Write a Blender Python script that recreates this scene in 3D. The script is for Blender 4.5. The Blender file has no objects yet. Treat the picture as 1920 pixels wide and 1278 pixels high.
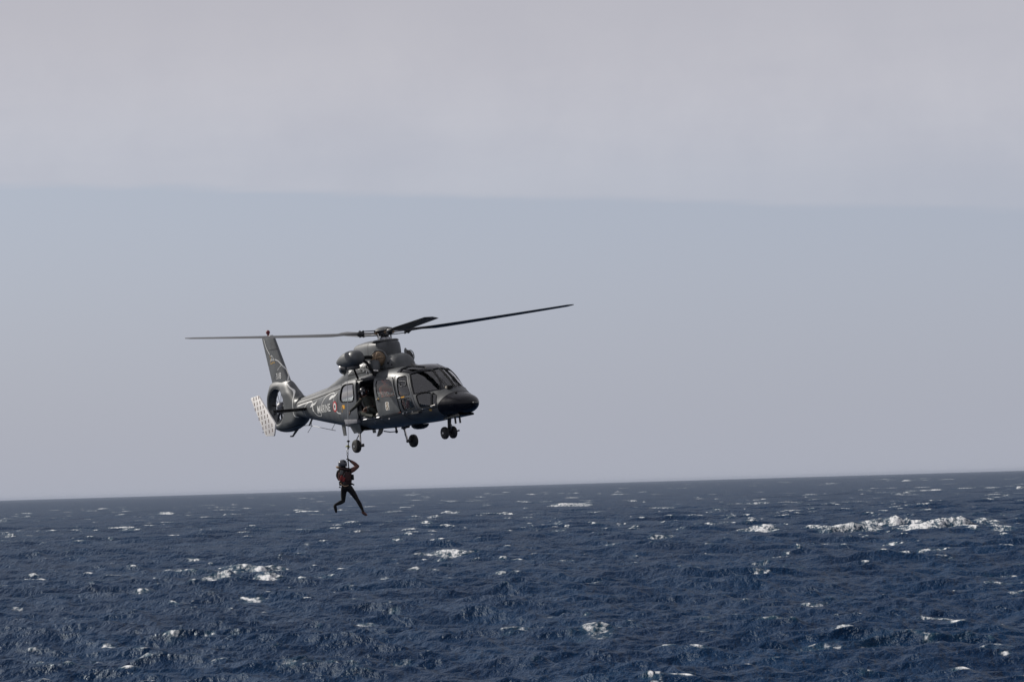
import bpy, bmesh, math, random
import numpy as np
from mathutils import Matrix, Vector
from mathutils.geometry import delaunay_2d_cdt
random.seed(7); RNG = np.random.default_rng(11)
scene = bpy.context.scene
COL = scene.collection
CAM_H = 9.0

# ------------------------------------------------------------------ camera
cam_d = bpy.data.cameras.new('camera'); cam = bpy.data.objects.new('camera', cam_d); COL.objects.link(cam)
cam_d.sensor_width = 36; cam_d.lens = 100.0; cam_d.clip_start = 1.0; cam_d.clip_end = 200000
cam.matrix_world = Matrix(((0.999575, 0.029154, 0, 0), (0.001468, -0.050334, -0.998731, 0), (-0.029117, 0.998307, -0.050355, CAM_H), (0, 0, 0, 1)))
scene.camera = cam

# ------------------------------------------------------------------ light
SUN_AZ, SUN_EL = math.radians(-62), math.radians(33)      # azimuth from +Y (view direction), negative = left
sun_dir = Vector((math.sin(SUN_AZ) * math.cos(SUN_EL), math.cos(SUN_AZ) * math.cos(SUN_EL), math.sin(SUN_EL)))
sl = bpy.data.lights.new('sun', 'SUN'); sl.energy = 4.2; sl.angle = math.radians(0.6); sl.color = (1.0, 0.95, 0.88)
so = bpy.data.objects.new('sun', sl); COL.objects.link(so)
so.rotation_euler = (-sun_dir).to_track_quat('-Z', 'Y').to_euler()
scene.view_settings.view_transform = 'Standard'; scene.view_settings.look = 'None'
scene.view_settings.exposure = 0.0; scene.view_settings.gamma = 1.0
scene.view_settings.use_curve_mapping = False
scene.cycles.use_denoising = True; scene.cycles.sample_clamp_direct = 4.0; scene.cycles.sample_clamp_indirect = 1.6

class NT:
    def __init__(s, tree): s.t = tree; s.n = tree.nodes; s.l = tree.links
    def add(s, typ, **kw):
        n = s.n.new(typ)
        for k, v in kw.items():
            if k.startswith('i_'):
                key = k[2:]; key = int(key) if key.isdigit() else key.replace('_', ' ')
                s.put(n.inputs[key], v)
            else: setattr(n, k, v)
        return n
    def put(s, inp, v):
        if isinstance(v, bpy.types.NodeSocket): s.l.new(v, inp)
        else: inp.default_value = v
    def math(s, op, a, b=0.0, c=None, clamp=False):
        n = s.n.new('ShaderNodeMath'); n.operation = op; n.use_clamp = clamp
        s.put(n.inputs[0], a); s.put(n.inputs[1], b)
        if c is not None: s.put(n.inputs[2], c)
        return n.outputs[0]
    def smooth(s, x, a, b):
        n = s.n.new('ShaderNodeMapRange'); n.interpolation_type = 'SMOOTHSTEP'
        s.put(n.inputs[0], x); n.inputs[1].default_value = a; n.inputs[2].default_value = b
        return n.outputs[0]
    def mix(s, f, a, b):
        n = s.n.new('ShaderNodeMix'); n.data_type = 'RGBA'
        s.put(n.inputs[0], f); s.put(n.inputs[6], a); s.put(n.inputs[7], b)
        return n.outputs[2]
    def noise(s, vec, scale, detail=3, rough=.55):
        n = s.n.new('ShaderNodeTexNoise'); n.inputs['Scale'].default_value = scale
        n.inputs['Detail'].default_value = detail; n.inputs['Roughness'].default_value = rough
        s.l.new(vec, n.inputs['Vector']); return n.outputs['Fac']

w = bpy.data.worlds.new('World'); scene.world = w; w.use_nodes = True
n = NT(w.node_tree); n.n.clear()
out = n.add('ShaderNodeOutputWorld'); bg = n.add('ShaderNodeBackground', i_Strength=0.10)
sky = n.add('ShaderNodeTexSky'); sky.sky_type = 'NISHITA'; sky.sun_disc = False
sky.sun_elevation = SUN_EL; sky.sun_rotation = SUN_AZ
sky.air_density = 1.0; sky.dust_density = 2.0; sky.ozone_density = 2.0
tc = n.add('ShaderNodeTexCoord'); sep = n.add('ShaderNodeSeparateXYZ'); n.l.new(tc.outputs['Generated'], sep.inputs[0])
zc = n.math('MAXIMUM', sep.outputs[2], 0.012)
px = n.math('DIVIDE', sep.outputs[0], zc); py = n.math('DIVIDE', sep.outputs[1], zc)
cmb = n.add('ShaderNodeCombineXYZ'); n.l.new(px, cmb.inputs[0]); n.l.new(py, cmb.inputs[1])
# marine haze near the horizon, thinning with height
hz = n.math('POWER', n.math('SUBTRACT', 1.0, n.math('MAXIMUM', sep.outputs[2], 0.0), clamp=True), 2.0)
haze_low = n.mix(n.smooth(sep.outputs[2], 0.0, 0.10), (4.12, 4.33, 5.1, 1), (4.32, 4.62, 5.65, 1))
base = n.mix(n.math('MULTIPLY', hz, 0.95), sky.outputs[0], haze_low)
# high thin cloud sheet, its far edge a straight line in the sky
edge = n.math('ADD', n.math('MULTIPLY', px, -0.472), n.math('MULTIPLY', py, 0.881))
wob = n.math('MULTIPLY', n.math('SUBTRACT', n.noise(cmb.outputs[0], 1.5, 8, .68), 0.5), 0.62)
along = n.math('ADD', n.math('MULTIPLY', px, 0.881), n.math('MULTIPLY', py, 0.472))
ew = n.math('ADD', edge, wob)
cf = n.math('MULTIPLY', n.smooth(ew, 8.86, 8.52), n.math('SUBTRACT', 0.60, n.math('MULTIPLY', n.smooth(along, 1.5, 8.0), 0.34)))
cf = n.math('ADD', cf, n.math('MULTIPLY', n.smooth(ew, 8.6, 5.5), 0.42), clamp=True)
streak = n.noise(cmb.outputs[0], 0.5, 5, .6); puff = n.noise(tc.outputs['Generated'], 22.0, 8, .62)
lum = n.math('ADD', n.math('MULTIPLY', streak, .35), n.math('MULTIPLY', puff, .65))
ccol = n.mix(n.smooth(lum, .30, .70), (5.05, 5.05, 5.65, 1), (5.75, 5.70, 6.2, 1))
ccol = n.mix(n.smooth(sep.outputs[2], .105, .20), ccol, (4.7, 4.68, 5.2, 1))
n.l.new(n.mix(cf, base, ccol), bg.inputs[0]); n.l.new(bg.outputs[0], out.inputs[0])

# ------------------------------------------------------------------ materials
def mat(name, col, rough=.5, metal=0., spec=.5, var=0., vscale=3., bump=0., bscale=30., coat=0., emit=None):
    m = bpy.data.materials.new(name); m.use_nodes = True
    n = NT(m.node_tree); p = n.n['Principled BSDF']
    p.inputs['Roughness'].default_value = rough; p.inputs['Metallic'].default_value = metal
    p.inputs['Specular IOR Level'].default_value = spec; p.inputs['Coat Weight'].default_value = coat
    p.inputs['Coat Roughness'].default_value = .12
    c = (*col, 1)
    tc = n.add('ShaderNodeTexCoord')
    if var:
        f = n.noise(tc.outputs['Object'], vscale, 5, .6)
        lo = tuple(x * (1 - var) for x in col) + (1,); hi = tuple(min(1, x * (1 + var)) for x in col) + (1,)
        n.l.new(n.mix(n.smooth(f, .3, .7), lo, hi), p.inputs['Base Color'])
        n.l.new(n.math('ADD', rough - .08, n.math('MULTIPLY', n.noise(tc.outputs['Object'], vscale * 4, 4), .16)), p.inputs['Roughness'])
    else: p.inputs['Base Color'].default_value = c
    if bump:
        b = n.add('ShaderNodeBump', i_Strength=bump, i_Distance=.01)
        n.l.new(n.noise(tc.outputs['Object'], bscale, 4), b.inputs['Height']); n.l.new(b.outputs[0], p.inputs['Normal'])
    return m
def glass(name, tint, ior=1.5, film=0.):
    m = bpy.data.materials.new(name); m.use_nodes = True
    n = NT(m.node_tree); n.n.clear()
    o = n.add('ShaderNodeOutputMaterial'); t = n.add('ShaderNodeBsdfTransparent', i_Color=(*tint, 1))
    g = n.add('ShaderNodeBsdfGlossy', i_Roughness=.03, i_Color=(1, 1, 1, 1)); fr = n.add('ShaderNodeFresnel', i_IOR=ior)
    mx = n.add('ShaderNodeMixShader'); n.l.new(n.math('ADD', fr.outputs[0], film, clamp=True), mx.inputs[0]); n.l.new(t.outputs[0], mx.inputs[1]); n.l.new(g.outputs[0], mx.inputs[2])
    n.l.new(mx.outputs[0], o.inputs[0]); return m
M_PAINT = mat('grey_paint', (.065, .070, .073), .47, var=.28, vscale=2.6, bump=.06, bscale=7, coat=.04)
M_PAINT2 = mat('grey_paint_worn', (.082, .087, .090), .44, var=.2, vscale=2.5, bump=.05, bscale=9)
M_BLACK = mat('radome_black', (.006, .006, .009), .24, spec=.26, var=.2, vscale=2)
M_LINER = mat('cabin_liner', (.014, .015, .017), .8)
M_SEAL = mat('rubber_seal', (.010, .010, .010), .85, spec=.12)
M_FRAME = mat('window_frame_grey', (.062, .068, .076), .40, var=.12, coat=.08)
M_CANOPY = mat('canopy_dark_gloss', (.010, .011, .015), .22, spec=.4)
M_GLASS = glass('tinted_glass', (.55, .58, .60), 1.5, .06)
M_GREEN = glass('green_roof_glass', (.10, .22, .20))
M_CLEAR = glass('clear_glass', (.74, .76, .78), 1.5, .03)
M_MIRROR = glass('reflective_glass', (.5, .52, .54), 1.5, .34)
M_RUBBER = mat('tyre_rubber', (.014, .014, .015), .75, var=.25, vscale=20)
M_METAL = mat('bare_metal', (.42, .42, .43), .32, .9, var=.15, vscale=15)
M_DMETAL = mat('dark_metal', (.035, .036, .04), .42, .5, var=.3, vscale=15)
M_STEEL = mat('polished_steel', (.6, .58, .55), .2, 1.)
M_WHITE = mat('white_paint', (.86, .83, .79), .5, var=.05, vscale=6)
M_MARK = mat('white_marking', (.62, .62, .60), .5, var=.08, vscale=8)
M_RED = mat('red_marking', (.45, .02, .02), .45)
M_BEACON = mat('beacon_dark_red', (.14, .012, .02), .6)
M_BLUE = mat('navy_marking', (.01, .012, .03), .5)
M_YELLOW = mat('yellow_marking', (.75, .36, .015), .5)
M_OCHRE = mat('ochre_marking', (.45, .28, .07), .5)
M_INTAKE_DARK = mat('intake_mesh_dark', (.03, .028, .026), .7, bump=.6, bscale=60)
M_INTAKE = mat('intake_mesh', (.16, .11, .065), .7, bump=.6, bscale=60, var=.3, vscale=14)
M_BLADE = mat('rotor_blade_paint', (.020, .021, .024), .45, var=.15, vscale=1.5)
M_BLADE_LIT = mat('rotor_blade_lit', (.075, .077, .080), .5, var=.15, vscale=1.5)  # lighter copy of the blade paint, sunlit tone put into the colour
M_SUIT = mat('black_neoprene', (.0055, .0055, .0065), .7, spec=.25, bump=.3, bscale=25, var=.2, vscale=8)
M_FLIGHT = mat('dark_green_flight_suit', (.020, .024, .018), .85, bump=.6, bscale=18, var=.3, vscale=7)
M_SKIN = mat('skin', (.34, .17, .11), .55)
M_SLEEVE = mat('pink_brown_sleeve', (.13, .055, .045), .75, bump=.4, bscale=25, var=.2, vscale=10)
M_VEST = mat('dark_red_vest', (.030, .010, .009), .8, bump=.5, bscale=22, var=.35, vscale=9)
M_REDCLOTH = mat('bright_red_cloth', (.19, .018, .015), .75, bump=.4, bscale=25, var=.2, vscale=9)
M_ORANGE = mat('orange_suit', (.9, .15, .05), .75, bump=.4, bscale=18, var=.2, vscale=8)
M_HELMET = mat('helmet_grey', (.06, .063, .075), .22, coat=.35)
M_DHELMET = mat('helmet_black', (.014, .014, .015), .2, coat=.6)
M_STRAP = mat('grey_webbing', (.10, .10, .098), .8)
M_ERMINE = mat('ermine_print', (.13, .075, .06), .7)
M_TAN = mat('tan_webbing', (.35, .24, .15), .8)
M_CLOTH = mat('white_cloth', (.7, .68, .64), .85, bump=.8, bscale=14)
M_GREYPLATE = mat('grey_plate', (.20, .20, .215), .4, var=.15, vscale=5)
M_SEAT = mat('seat_fabric', (.02, .022, .024), .85)
M_LENS = mat('lamp_lens', (.55, .50, .40), .15, coat=.5)
M_YGREEN = mat('yellow_green_float', (.65, .62, .12), .5)

# ------------------------------------------------------------------ mesh tools
class MB:
    def __init__(s): s.v = []; s.f = []; s.m = []
    def add(s, vs, fs, mi=0):
        b = len(s.v); s.v += [tuple(map(float, p)) for p in vs]; s.f += [tuple(i + b for i in f) for f in fs]; s.m += [mi] * len(fs); return s
    def box(s, c, d, mi=0, rot=None):
        x, y, z = (k / 2 for k in d)
        vs = [Vector((sx * x, sy * y, sz * z)) for sx in (-1, 1) for sy in (-1, 1) for sz in (-1, 1)]
        if rot is not None: vs = [rot @ v for v in vs]
        vs = [v + Vector(c) for v in vs]
        return s.add(vs, [(0, 1, 3, 2), (4, 6, 7, 5), (0, 4, 5, 1), (2, 3, 7, 6), (0, 2, 6, 4), (1, 5, 7, 3)], mi)
    def tube(s, pts, r, k=8, mi=0, closed=False, flat=1.0):
        P = [Vector(p) for p in pts]; N = len(P)
        R = [r] * N if not hasattr(r, '__len__') else list(r)
        ref = None; vs = []
        for i in range(N):
            a = P[(i - 1) % N] if (i or closed) else P[0]; b = P[(i + 1) % N] if (i < N - 1 or closed) else P[-1]
            t = (b - a); t = t.normalized() if t.length > 1e-9 else Vector((0, 0, 1))
            if ref is None:
                ref = t.cross(Vector((0, 0, 1)));
                if ref.length < .1: ref = t.cross(Vector((0, 1, 0)))
            u = (ref - t * ref.dot(t)).normalized(); vv = t.cross(u); ref = u
            for j in range(k):
                an = 2 * math.pi * j / k
                vs.append(P[i] + u * (R[i] * math.cos(an)) + vv * (R[i] * math.sin(an) * flat))
        fs = []
        for i in range(N if closed else N - 1):
            i2 = (i + 1) % N
            for j in range(k):
                j2 = (j + 1) % k; fs.append((i * k + j, i * k + j2, i2 * k + j2, i2 * k + j))
        if not closed: fs += [tuple(range(k))[::-1], tuple((N - 1) * k + j for j in range(k))]
        return s.add(vs, fs, mi)
    def lathe(s, prof, o, ax, k=24, mi=0):     # prof: (distance along axis, radius)
        ax = Vector(ax).normalized(); u = ax.cross(Vector((0, 0, 1)))
        if u.length < .1: u = ax.cross(Vector((0, 1, 0)))
        u.normalize(); v = ax.cross(u); o = Vector(o); vs = []; fs = []
        for h, r in prof:
            for j in range(k):
                an = 2 * math.pi * j / k; vs.append(o + ax * h + u * (r * math.cos(an)) + v * (r * math.sin(an)))
        for i in range(len(prof) - 1):
            for j in range(k):
                j2 = (j + 1) % k; fs.append((i * k + j, i * k + j2, (i + 1) * k + j2, (i + 1) * k + j))
        fs += [tuple(range(k))[::-1], tuple((len(prof) - 1) * k + j for j in range(k))]
        return s.add(vs, fs, mi)
    def ball(s, c, r, k=14, mi=0, rot=None):
        rx, ry, rz = r if hasattr(r, '__len__') else (r, r, r); vs = []; fs = []; kk = k // 2 + 1
        for i in range(kk + 1):
            th = math.pi * i / kk
            for j in range(k):
                ph = 2 * math.pi * j / k
                q = Vector((rx * math.sin(th) * math.cos(ph), ry * math.sin(th) * math.sin(ph), rz * math.cos(th)))
                if rot is not None: q = rot @ q
                vs.append(q + Vector(c))
        for i in range(kk):
            for j in range(k):
                j2 = (j + 1) % k; fs.append((i * k + j, (i + 1) * k + j, (i + 1) * k + j2, i * k + j2))
        return s.add(vs, fs, mi)
    def prism(s, poly, y0, y1, mi=0):          # poly in (x,z), extruded along y
        N = len(poly); vs = [(x, y0, z) for x, z in poly] + [(x, y1, z) for x, z in poly]
        return s.add(vs, [tuple(range(N)), tuple(range(2 * N - 1, N - 1, -1))] + [(i, i + N, (i + 1) % N + N, (i + 1) % N) for i in range(N)], mi)
    def grid(s, P, mi=0, closed_u=False, closed_v=False, cap=False):   # P [nu][nv][3]
        nu, nv = len(P), len(P[0]); vs = [p for row in P for p in row]; fs = []
        for i in range(nu if closed_u else nu - 1):
            for j in range(nv if closed_v else nv - 1):
                i2, j2 = (i + 1) % nu, (j + 1) % nv; fs.append((i * nv + j, i2 * nv + j, i2 * nv + j2, i * nv + j2))
        if cap: fs += [tuple(range(nv))[::-1], tuple((nu - 1) * nv + j for j in range(nv))]
        return s.add(vs, fs, mi)
    def build(s, name, mats, parent=None, sharp=35, base=None, merge=False, bevel=0., fixn=True):
        me = bpy.data.meshes.new(name); V = s.v
        if base is not None: V = [(a - base[0], b - base[1], c - base[2]) for a, b, c in V]
        me.from_pydata(V, [], s.f)
        mats = mats if isinstance(mats, (list, tuple)) else [mats]
        for m in mats: me.materials.append(m)
        me.polygons.foreach_set('material_index', s.m)
        bm = bmesh.new(); bm.from_mesh(me)
        if merge: bmesh.ops.remove_doubles(bm, verts=bm.verts, dist=1e-5)
        if fixn: bmesh.ops.recalc_face_normals(bm, faces=bm.faces)
        if bevel: bmesh.ops.bevel(bm, geom=bm.edges[:], offset=bevel, segments=2, affect='EDGES', profile=.5, clamp_overlap=True)
        bm.to_mesh(me); bm.free()
        me.polygons.foreach_set('use_smooth', [True] * len(me.polygons)); me.set_sharp_from_angle(angle=math.radians(sharp))
        o = bpy.data.objects.new(name, me); COL.objects.link(o)
        if parent is not None: o.parent = parent
        return o
def thing(name, label, cat, mtx, group=None):
    o = bpy.data.objects.new(name, None); COL.objects.link(o); o.matrix_world = mtx; o.empty_display_size = .2
    o['label'] = label; o['category'] = cat
    if group: o['group'] = group
    return o
def spline(pts, n=8, closed=False):
    P = [np.array(p, float) for p in pts]; N = len(P); res = []
    for i in range(N if closed else N - 1):
        g = lambda k: P[k % N] if closed else P[min(max(k, 0), N - 1)]
        a, b, c, d = g(i - 1), g(i), g(i + 1), g(i + 2)
        for j in range(n):
            t = j / n; res.append(.5 * ((2 * b) + (-a + c) * t + (2 * a - 5 * b + 4 * c - d) * t * t + (-a + 3 * b - 3 * c + d) * t ** 3))
    if not closed: res.append(P[-1])
    return [tuple(map(float, p)) for p in res]
def fillet(poly, r=.05, k=5):
    out = []; N = len(poly); rr = r if hasattr(r, '__len__') else [r] * N
    for i in range(N):
        a, b, c = (np.array(poly[(i + d) % N], float) for d in (-1, 0, 1)); u = a - b; v = c - b
        lu, lv = np.linalg.norm(u), np.linalg.norm(v); q = min(rr[i] * 1.6, lu * .45, lv * .45)
        p0 = b + u / lu * q; p1 = b + v / lv * q
        for j in range(k + 1):
            t = j / k; out.append(tuple((1 - t) ** 2 * p0 + 2 * t * (1 - t) * b + t * t * p1))
    return out
def densify(poly, d=.05, closed=True):
    out = []; N = len(poly)
    for i in range(N if closed else N - 1):
        a = np.array(poly[i], float); b = np.array(poly[(i + 1) % N], float); k = max(1, int(math.ceil(np.linalg.norm(b - a) / d)))
        for j in range(k): out.append(tuple(a + (b - a) * j / k))
    if not closed: out.append(tuple(poly[-1]))
    return out
def inpoly(P, poly):
    P = np.asarray(P); q = np.asarray(poly); x, y = P[:, 0], P[:, 1]; res = np.zeros(len(P), bool); j = len(q) - 1
    for i in range(len(q)):
        c = ((q[i, 1] > y) != (q[j, 1] > y)); den = (q[j, 1] - q[i, 1]) or 1e-12
        res ^= c & (x < (q[j, 0] - q[i, 0]) * (y - q[i, 1]) / den + q[i, 0]); j = i
    return res
def cdt(outer, holes, pts):
    """triangulate outer minus holes with extra interior points; returns verts, tris, boundary loops (index lists)"""
    allp = []; edges = []
    for lp in [outer] + holes:
        b = len(allp); allp += [tuple(p) for p in lp]; edges += [(b + i, b + (i + 1) % len(lp)) for i in range(len(lp))]
    if len(pts):
        pts = np.asarray(pts, float); keep = inpoly(pts, outer)
        for h in holes: keep &= ~inpoly(pts, h)
        pts = pts[keep]; bd = np.asarray(allp)
        k2 = np.ones(len(pts), bool)
        for i in range(0, len(pts), 2000):
            d = ((pts[i:i + 2000, None, :] - bd[None]) ** 2).sum(-1).min(1); k2[i:i + 2000] = d > .014 ** 2
        allp += [tuple(p) for p in pts[k2]]
    V, E, Fc, *_ = delaunay_2d_cdt([Vector(p) for p in allp], edges, [], 0, 1e-7)
    V = np.array([tuple(v) for v in V]); T = np.array([tuple(f) for f in Fc if len(f) == 3])
    c = V[T].mean(1); keep = inpoly(c, outer)
    for h in holes: keep &= ~inpoly(c, h)
    T = T[keep]; T = [tuple(map(int, t)) for t in T]
    cnt = {}
    for t in T:
        for i in range(3):
            e = (t[i], t[(i + 1) % 3]); k = (min(e), max(e)); cnt.setdefault(k, []).append(e)
    return V, T, [v[0] for v in cnt.values() if len(v) == 1]

# ------------------------------------------------------------------ lofted skins (x forward, y left, z up, metres; z = 0 under the wheels)
# x, top, bottom, halfwidth, z of max width, n_top, n_bot
BODY=np.array([
[-5.7, 1.82, 1.4, 0.2, 1.58, 2.2, 2.2],
[-5.2, 1.87, 1.31, 0.27, 1.56, 2.3, 2.3],
[-4.2, 1.955, 1.13, 0.4, 1.5, 2.4, 2.3],
[-3.4, 2.03, 1.0, 0.53, 1.45, 2.5, 2.4],
[-2.8, 2.09, 0.91, 0.65, 1.42, 2.6, 2.5],
[-2.2, 2.14, 0.82, 0.77, 1.38, 2.7, 2.6],
[-1.6, 2.18, 0.73, 0.88, 1.34, 3.2, 2.8],
[-1.0, 2.21, 0.66, 0.95, 1.32, 4.0, 3.0],
[-0.3, 2.23, 0.62, 0.98, 1.3, 4.4, 3.2],
[0.8, 2.26, 0.61, 0.98, 1.3, 4.4, 3.3],
[1.4, 2.28, 0.61, 0.98, 1.28, 4.2, 3.2],
[2.0, 2.27, 0.61, 0.965, 1.25, 3.2, 3.0],
[2.4, 2.215, 0.62, 0.93, 1.22, 2.35, 2.8],
[2.75, 2.12, 0.63, 0.87, 1.17, 1.75, 2.6],
[3.0, 1.98, 0.645, 0.805, 1.12, 1.5, 2.5],
[3.25, 1.78, 0.66, 0.725, 1.08, 1.38, 2.4],
[3.45, 1.6, 0.675, 0.655, 1.06, 1.4, 2.3],
[3.62, 1.445, 0.69, 0.59, 1.04, 1.6, 2.2],
[3.8, 1.335, 0.705, 0.52, 1.03, 1.85, 2.2],
[4.0, 1.26, 0.735, 0.435, 1.02, 2.0, 2.15],
[4.16, 1.19, 0.785, 0.33, 1.01, 2.05, 2.1],
[4.27, 1.11, 0.85, 0.22, 1.0, 2.0, 2.0],
[4.33, 1.04, 0.93, 0.1, 0.995, 2.0, 2.0],
[4.345, 1.0, 0.985, 0.01, 0.99, 2.0, 2.0]])
def pchip(xs,ys,x):
    h=np.diff(xs);d=np.diff(ys)/h
    m=np.zeros_like(ys)
    for i in range(1,len(xs)-1):
        if d[i-1]*d[i]>0:
            w1=2*h[i]+h[i-1];w2=h[i]+2*h[i-1]
            m[i]=(w1+w2)/(w1/d[i-1]+w2/d[i])
    m[0]=d[0];m[-1]=d[-1]
    x=np.clip(x,xs[0],xs[-1]);k=np.clip(np.searchsorted(xs,x)-1,0,len(xs)-2)
    t=(x-xs[k])/h[k]
    return ((2*t**3-3*t**2+1)*ys[k]+(t**3-2*t**2+t)*h[k]*m[k]+(-2*t**3+3*t**2)*ys[k+1]+(t**3-t**2)*h[k]*m[k+1])
class Loft:
    def __init__(s,tab): s.T=tab
    def par(s,x): return [pchip(s.T[:,0],s.T[:,j],np.asarray(x,float)) for j in range(1,7)]
    def pt(s,x,t,off=0.):
        top,bot,w,zc,nt,nb=s.par(x); a=-np.pi/2-2*np.pi*np.asarray(t,float)
        ca,sa=np.cos(a),np.sin(a); up=sa>=0
        n=np.where(up,nt,nb);h=np.where(up,top-zc,zc-bot)
        y=w*np.sign(ca)*np.abs(ca)**(2/n); z=zc+h*np.sign(sa)*np.abs(sa)**(2/n)
        P=np.stack([np.asarray(x,float)+0*y,y,z],-1)
        if np.any(off):
            # outward normal of section
            ys=(y)/np.maximum(w,1e-6); zs=(z-zc)/np.maximum(h,1e-6)
            gy=np.sign(ys)*np.abs(ys)**(n-1)/np.maximum(w,1e-6); gz=np.sign(zs)*np.abs(zs)**(n-1)/np.maximum(h,1e-6)
            e=1e-3
            N=np.stack([0*gy,gy,gz],-1);N/=np.linalg.norm(N,axis=-1,keepdims=True)+1e-9
            # x slope
            P2=s.pt(np.asarray(x)+e,t);dx=(P2-P)/e;
            N=N-dx*(np.sum(N*dx,-1,keepdims=True)/np.sum(dx*dx,-1,keepdims=True))
            N/=np.linalg.norm(N,axis=-1,keepdims=True)+1e-9
            P=P+N*np.asarray(off)[...,None]
        return P
    def tz(s,x,z,side=-1):
        top,bot,w,zc,nt,nb=s.par(x); z=np.asarray(z,float)
        up=z>=zc;n=np.where(up,nt,nb);h=np.where(up,top-zc,zc-bot)
        q=np.clip(np.abs(z-zc)/h,0,1); b=np.arcsin(q**(n/2))*np.where(up,1,-1)
        t=.25+b/(2*np.pi)
        return t if side<0 else 1-t
    def tyz(s, x, y, z):
        top, bot, w, zc, nt, nb = s.par(x); up = z >= zc; n = nt if up else nb; h = (top - zc) if up else (zc - bot)
        b = math.atan2((abs(z - zc) / h) ** (n / 2), (abs(y) / w) ** (n / 2)) * (1 if up else -1); t = .25 + b / (2 * math.pi)
        return t if y < 0 else 1 - t
    def normal(s, x, t):
        e = 2e-3; t = np.clip(t, 1e-4, 1 - 1e-4)
        d1 = s.pt(x + e, t) - s.pt(x - e, t); d2 = s.pt(x, t + e) - s.pt(x, t - e)
        N = np.cross(d2, d1); l = np.linalg.norm(N, axis=-1, keepdims=True); N = N / np.maximum(l, 1e-12)
        top, bot, w, zc, nt, nb = s.par(x); c = np.stack([0 * zc, 0 * zc, zc], -1)
        P = s.pt(x, t); sg = np.sign(((P - c)[..., 1:] * N[..., 1:]).sum(-1, keepdims=True)); return N * np.where(sg == 0, 1, sg)
S_T = 6.0
def xz(poly, side=-1, r=.05, L=None):
    L = L or BODYL; p = densify(fillet(poly, r), .05); x = np.array([q[0] for q in p]); z = np.array([q[1] for q in p])
    return [(a, S_T * b) for a, b in zip(x, L.tz(x, z, side))]
def xyz(poly, mirror=False, r=.05, L=None):
    L = L or BODYL; q = [(x, S_T * L.tyz(x, -y if mirror else y, z)) for x, y, z in poly]
    return densify(fillet(q, r), .05)
def shell(L, name, outer, holes, off_out, off_in, mats, parent, dx=.08, dt=.014):
    o = np.asarray(outer); gx = np.arange(o[:, 0].min() + dx * .5, o[:, 0].max(), dx); gt = np.arange(o[:, 1].min() + .002, o[:, 1].max(), dt * S_T)
    G = np.stack(np.meshgrid(gx, gt), -1).reshape(-1, 2)
    V, T, bnd = cdt(outer, holes, G)
    x, t = V[:, 0], V[:, 1] / S_T; nv = len(V)
    N = L.normal(x, t); P0 = L.pt(x, t)
    Po = P0 + N * off_out; vs = [Po]; fs = []; mi = []; ns = [N]
    # orientation
    a, b, c = Po[T[0][0]], Po[T[0][1]], Po[T[0][2]]; tri = np.array(T)
    fn = np.cross(Po[tri[:, 1]] - Po[tri[:, 0]], Po[tri[:, 2]] - Po[tri[:, 0]]); flip = (fn * N[tri[:, 0]]).sum(-1) < 0
    tri = np.where(flip[:, None], tri[:, ::-1], tri); fs += [tuple(map(int, f)) for f in tri]; mi += [0] * len(tri)
    if off_in is not None:
        Pi = P0 + N * off_in; vs.append(Pi); ns.append(-N); fs += [tuple(int(i) + nv for i in f[::-1]) for f in tri]; mi += [1 if len(mats) > 1 else 0] * len(tri)
        rim = sorted({i for e in bnd for i in e}); rm = {v: k for k, v in enumerate(rim)}; k = len(rim)
        vs += [Po[rim], Pi[rim]]; ns += [np.zeros((k, 3)), np.zeros((k, 3))]; b0 = 2 * nv
        for a, b in bnd: fs.append((b0 + rm[b], b0 + rm[a], b0 + k + rm[a], b0 + k + rm[b])); mi.append(0)
    V3 = np.concatenate(vs); NN = np.concatenate(ns)
    me = bpy.data.meshes.new(name); me.from_pydata([tuple(map(float, v)) for v in V3], [], fs)
    for m in mats: me.materials.append(m)
    me.polygons.foreach_set('material_index', mi); me.polygons.foreach_set('use_smooth', [True] * len(fs)); me.update()
    me.normals_split_custom_set_from_vertices([tuple(map(float, q)) for q in NN])
    ob = bpy.data.objects.new(name, me); COL.objects.link(ob); ob.parent = parent; return ob
def seal(L, name, loop, r, m, parent, off=.004, flat=.6):
    a = np.asarray(loop); P = L.pt(a[:, 0], a[:, 1] / S_T) + L.normal(a[:, 0], a[:, 1] / S_T) * off
    return MB().tube(P, r, 6, closed=True).build(name, m, parent, sharp=60)
def side_pt(L, x, z, off, side=-1):
    x = np.asarray(x, float); t = L.tz(x, np.asarray(z, float), side); return L.pt(x, t) + L.normal(x, t) * off
def ribbon(fn, pts, width, n=8, taper=True):
    """flat painted stripe: pts in (x,z), fn lifts to the surface"""
    P = np.array(spline(pts, n)); T = np.gradient(P, axis=0); T /= np.linalg.norm(T, axis=1, keepdims=True) + 1e-9
    Nn = np.stack([-T[:, 1], T[:, 0]], 1); k = len(P); wv = np.full(k, width / 2)
    if taper: wv *= np.clip(np.minimum(np.arange(k), np.arange(k)[::-1]) / 3 + .35, 0, 1)
    rows = [P + Nn * (wv * s)[:, None] for s in (-1, -.33, .33, 1)]
    G = [[tuple(q) for q in fn(r[:, 0], r[:, 1])] for r in rows]
    return MB().grid(G)
def decal(fn, poly, d=.05):
    lp = densify(poly, d); o = np.array(lp); g = np.stack(np.meshgrid(np.arange(o[:, 0].min(), o[:, 0].max(), d), np.arange(o[:, 1].min(), o[:, 1].max(), d)), -1).reshape(-1, 2)
    V, T, _ = cdt(lp, [], g); P = fn(V[:, 0], V[:, 1]); return MB().add([tuple(p) for p in P], T)
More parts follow.
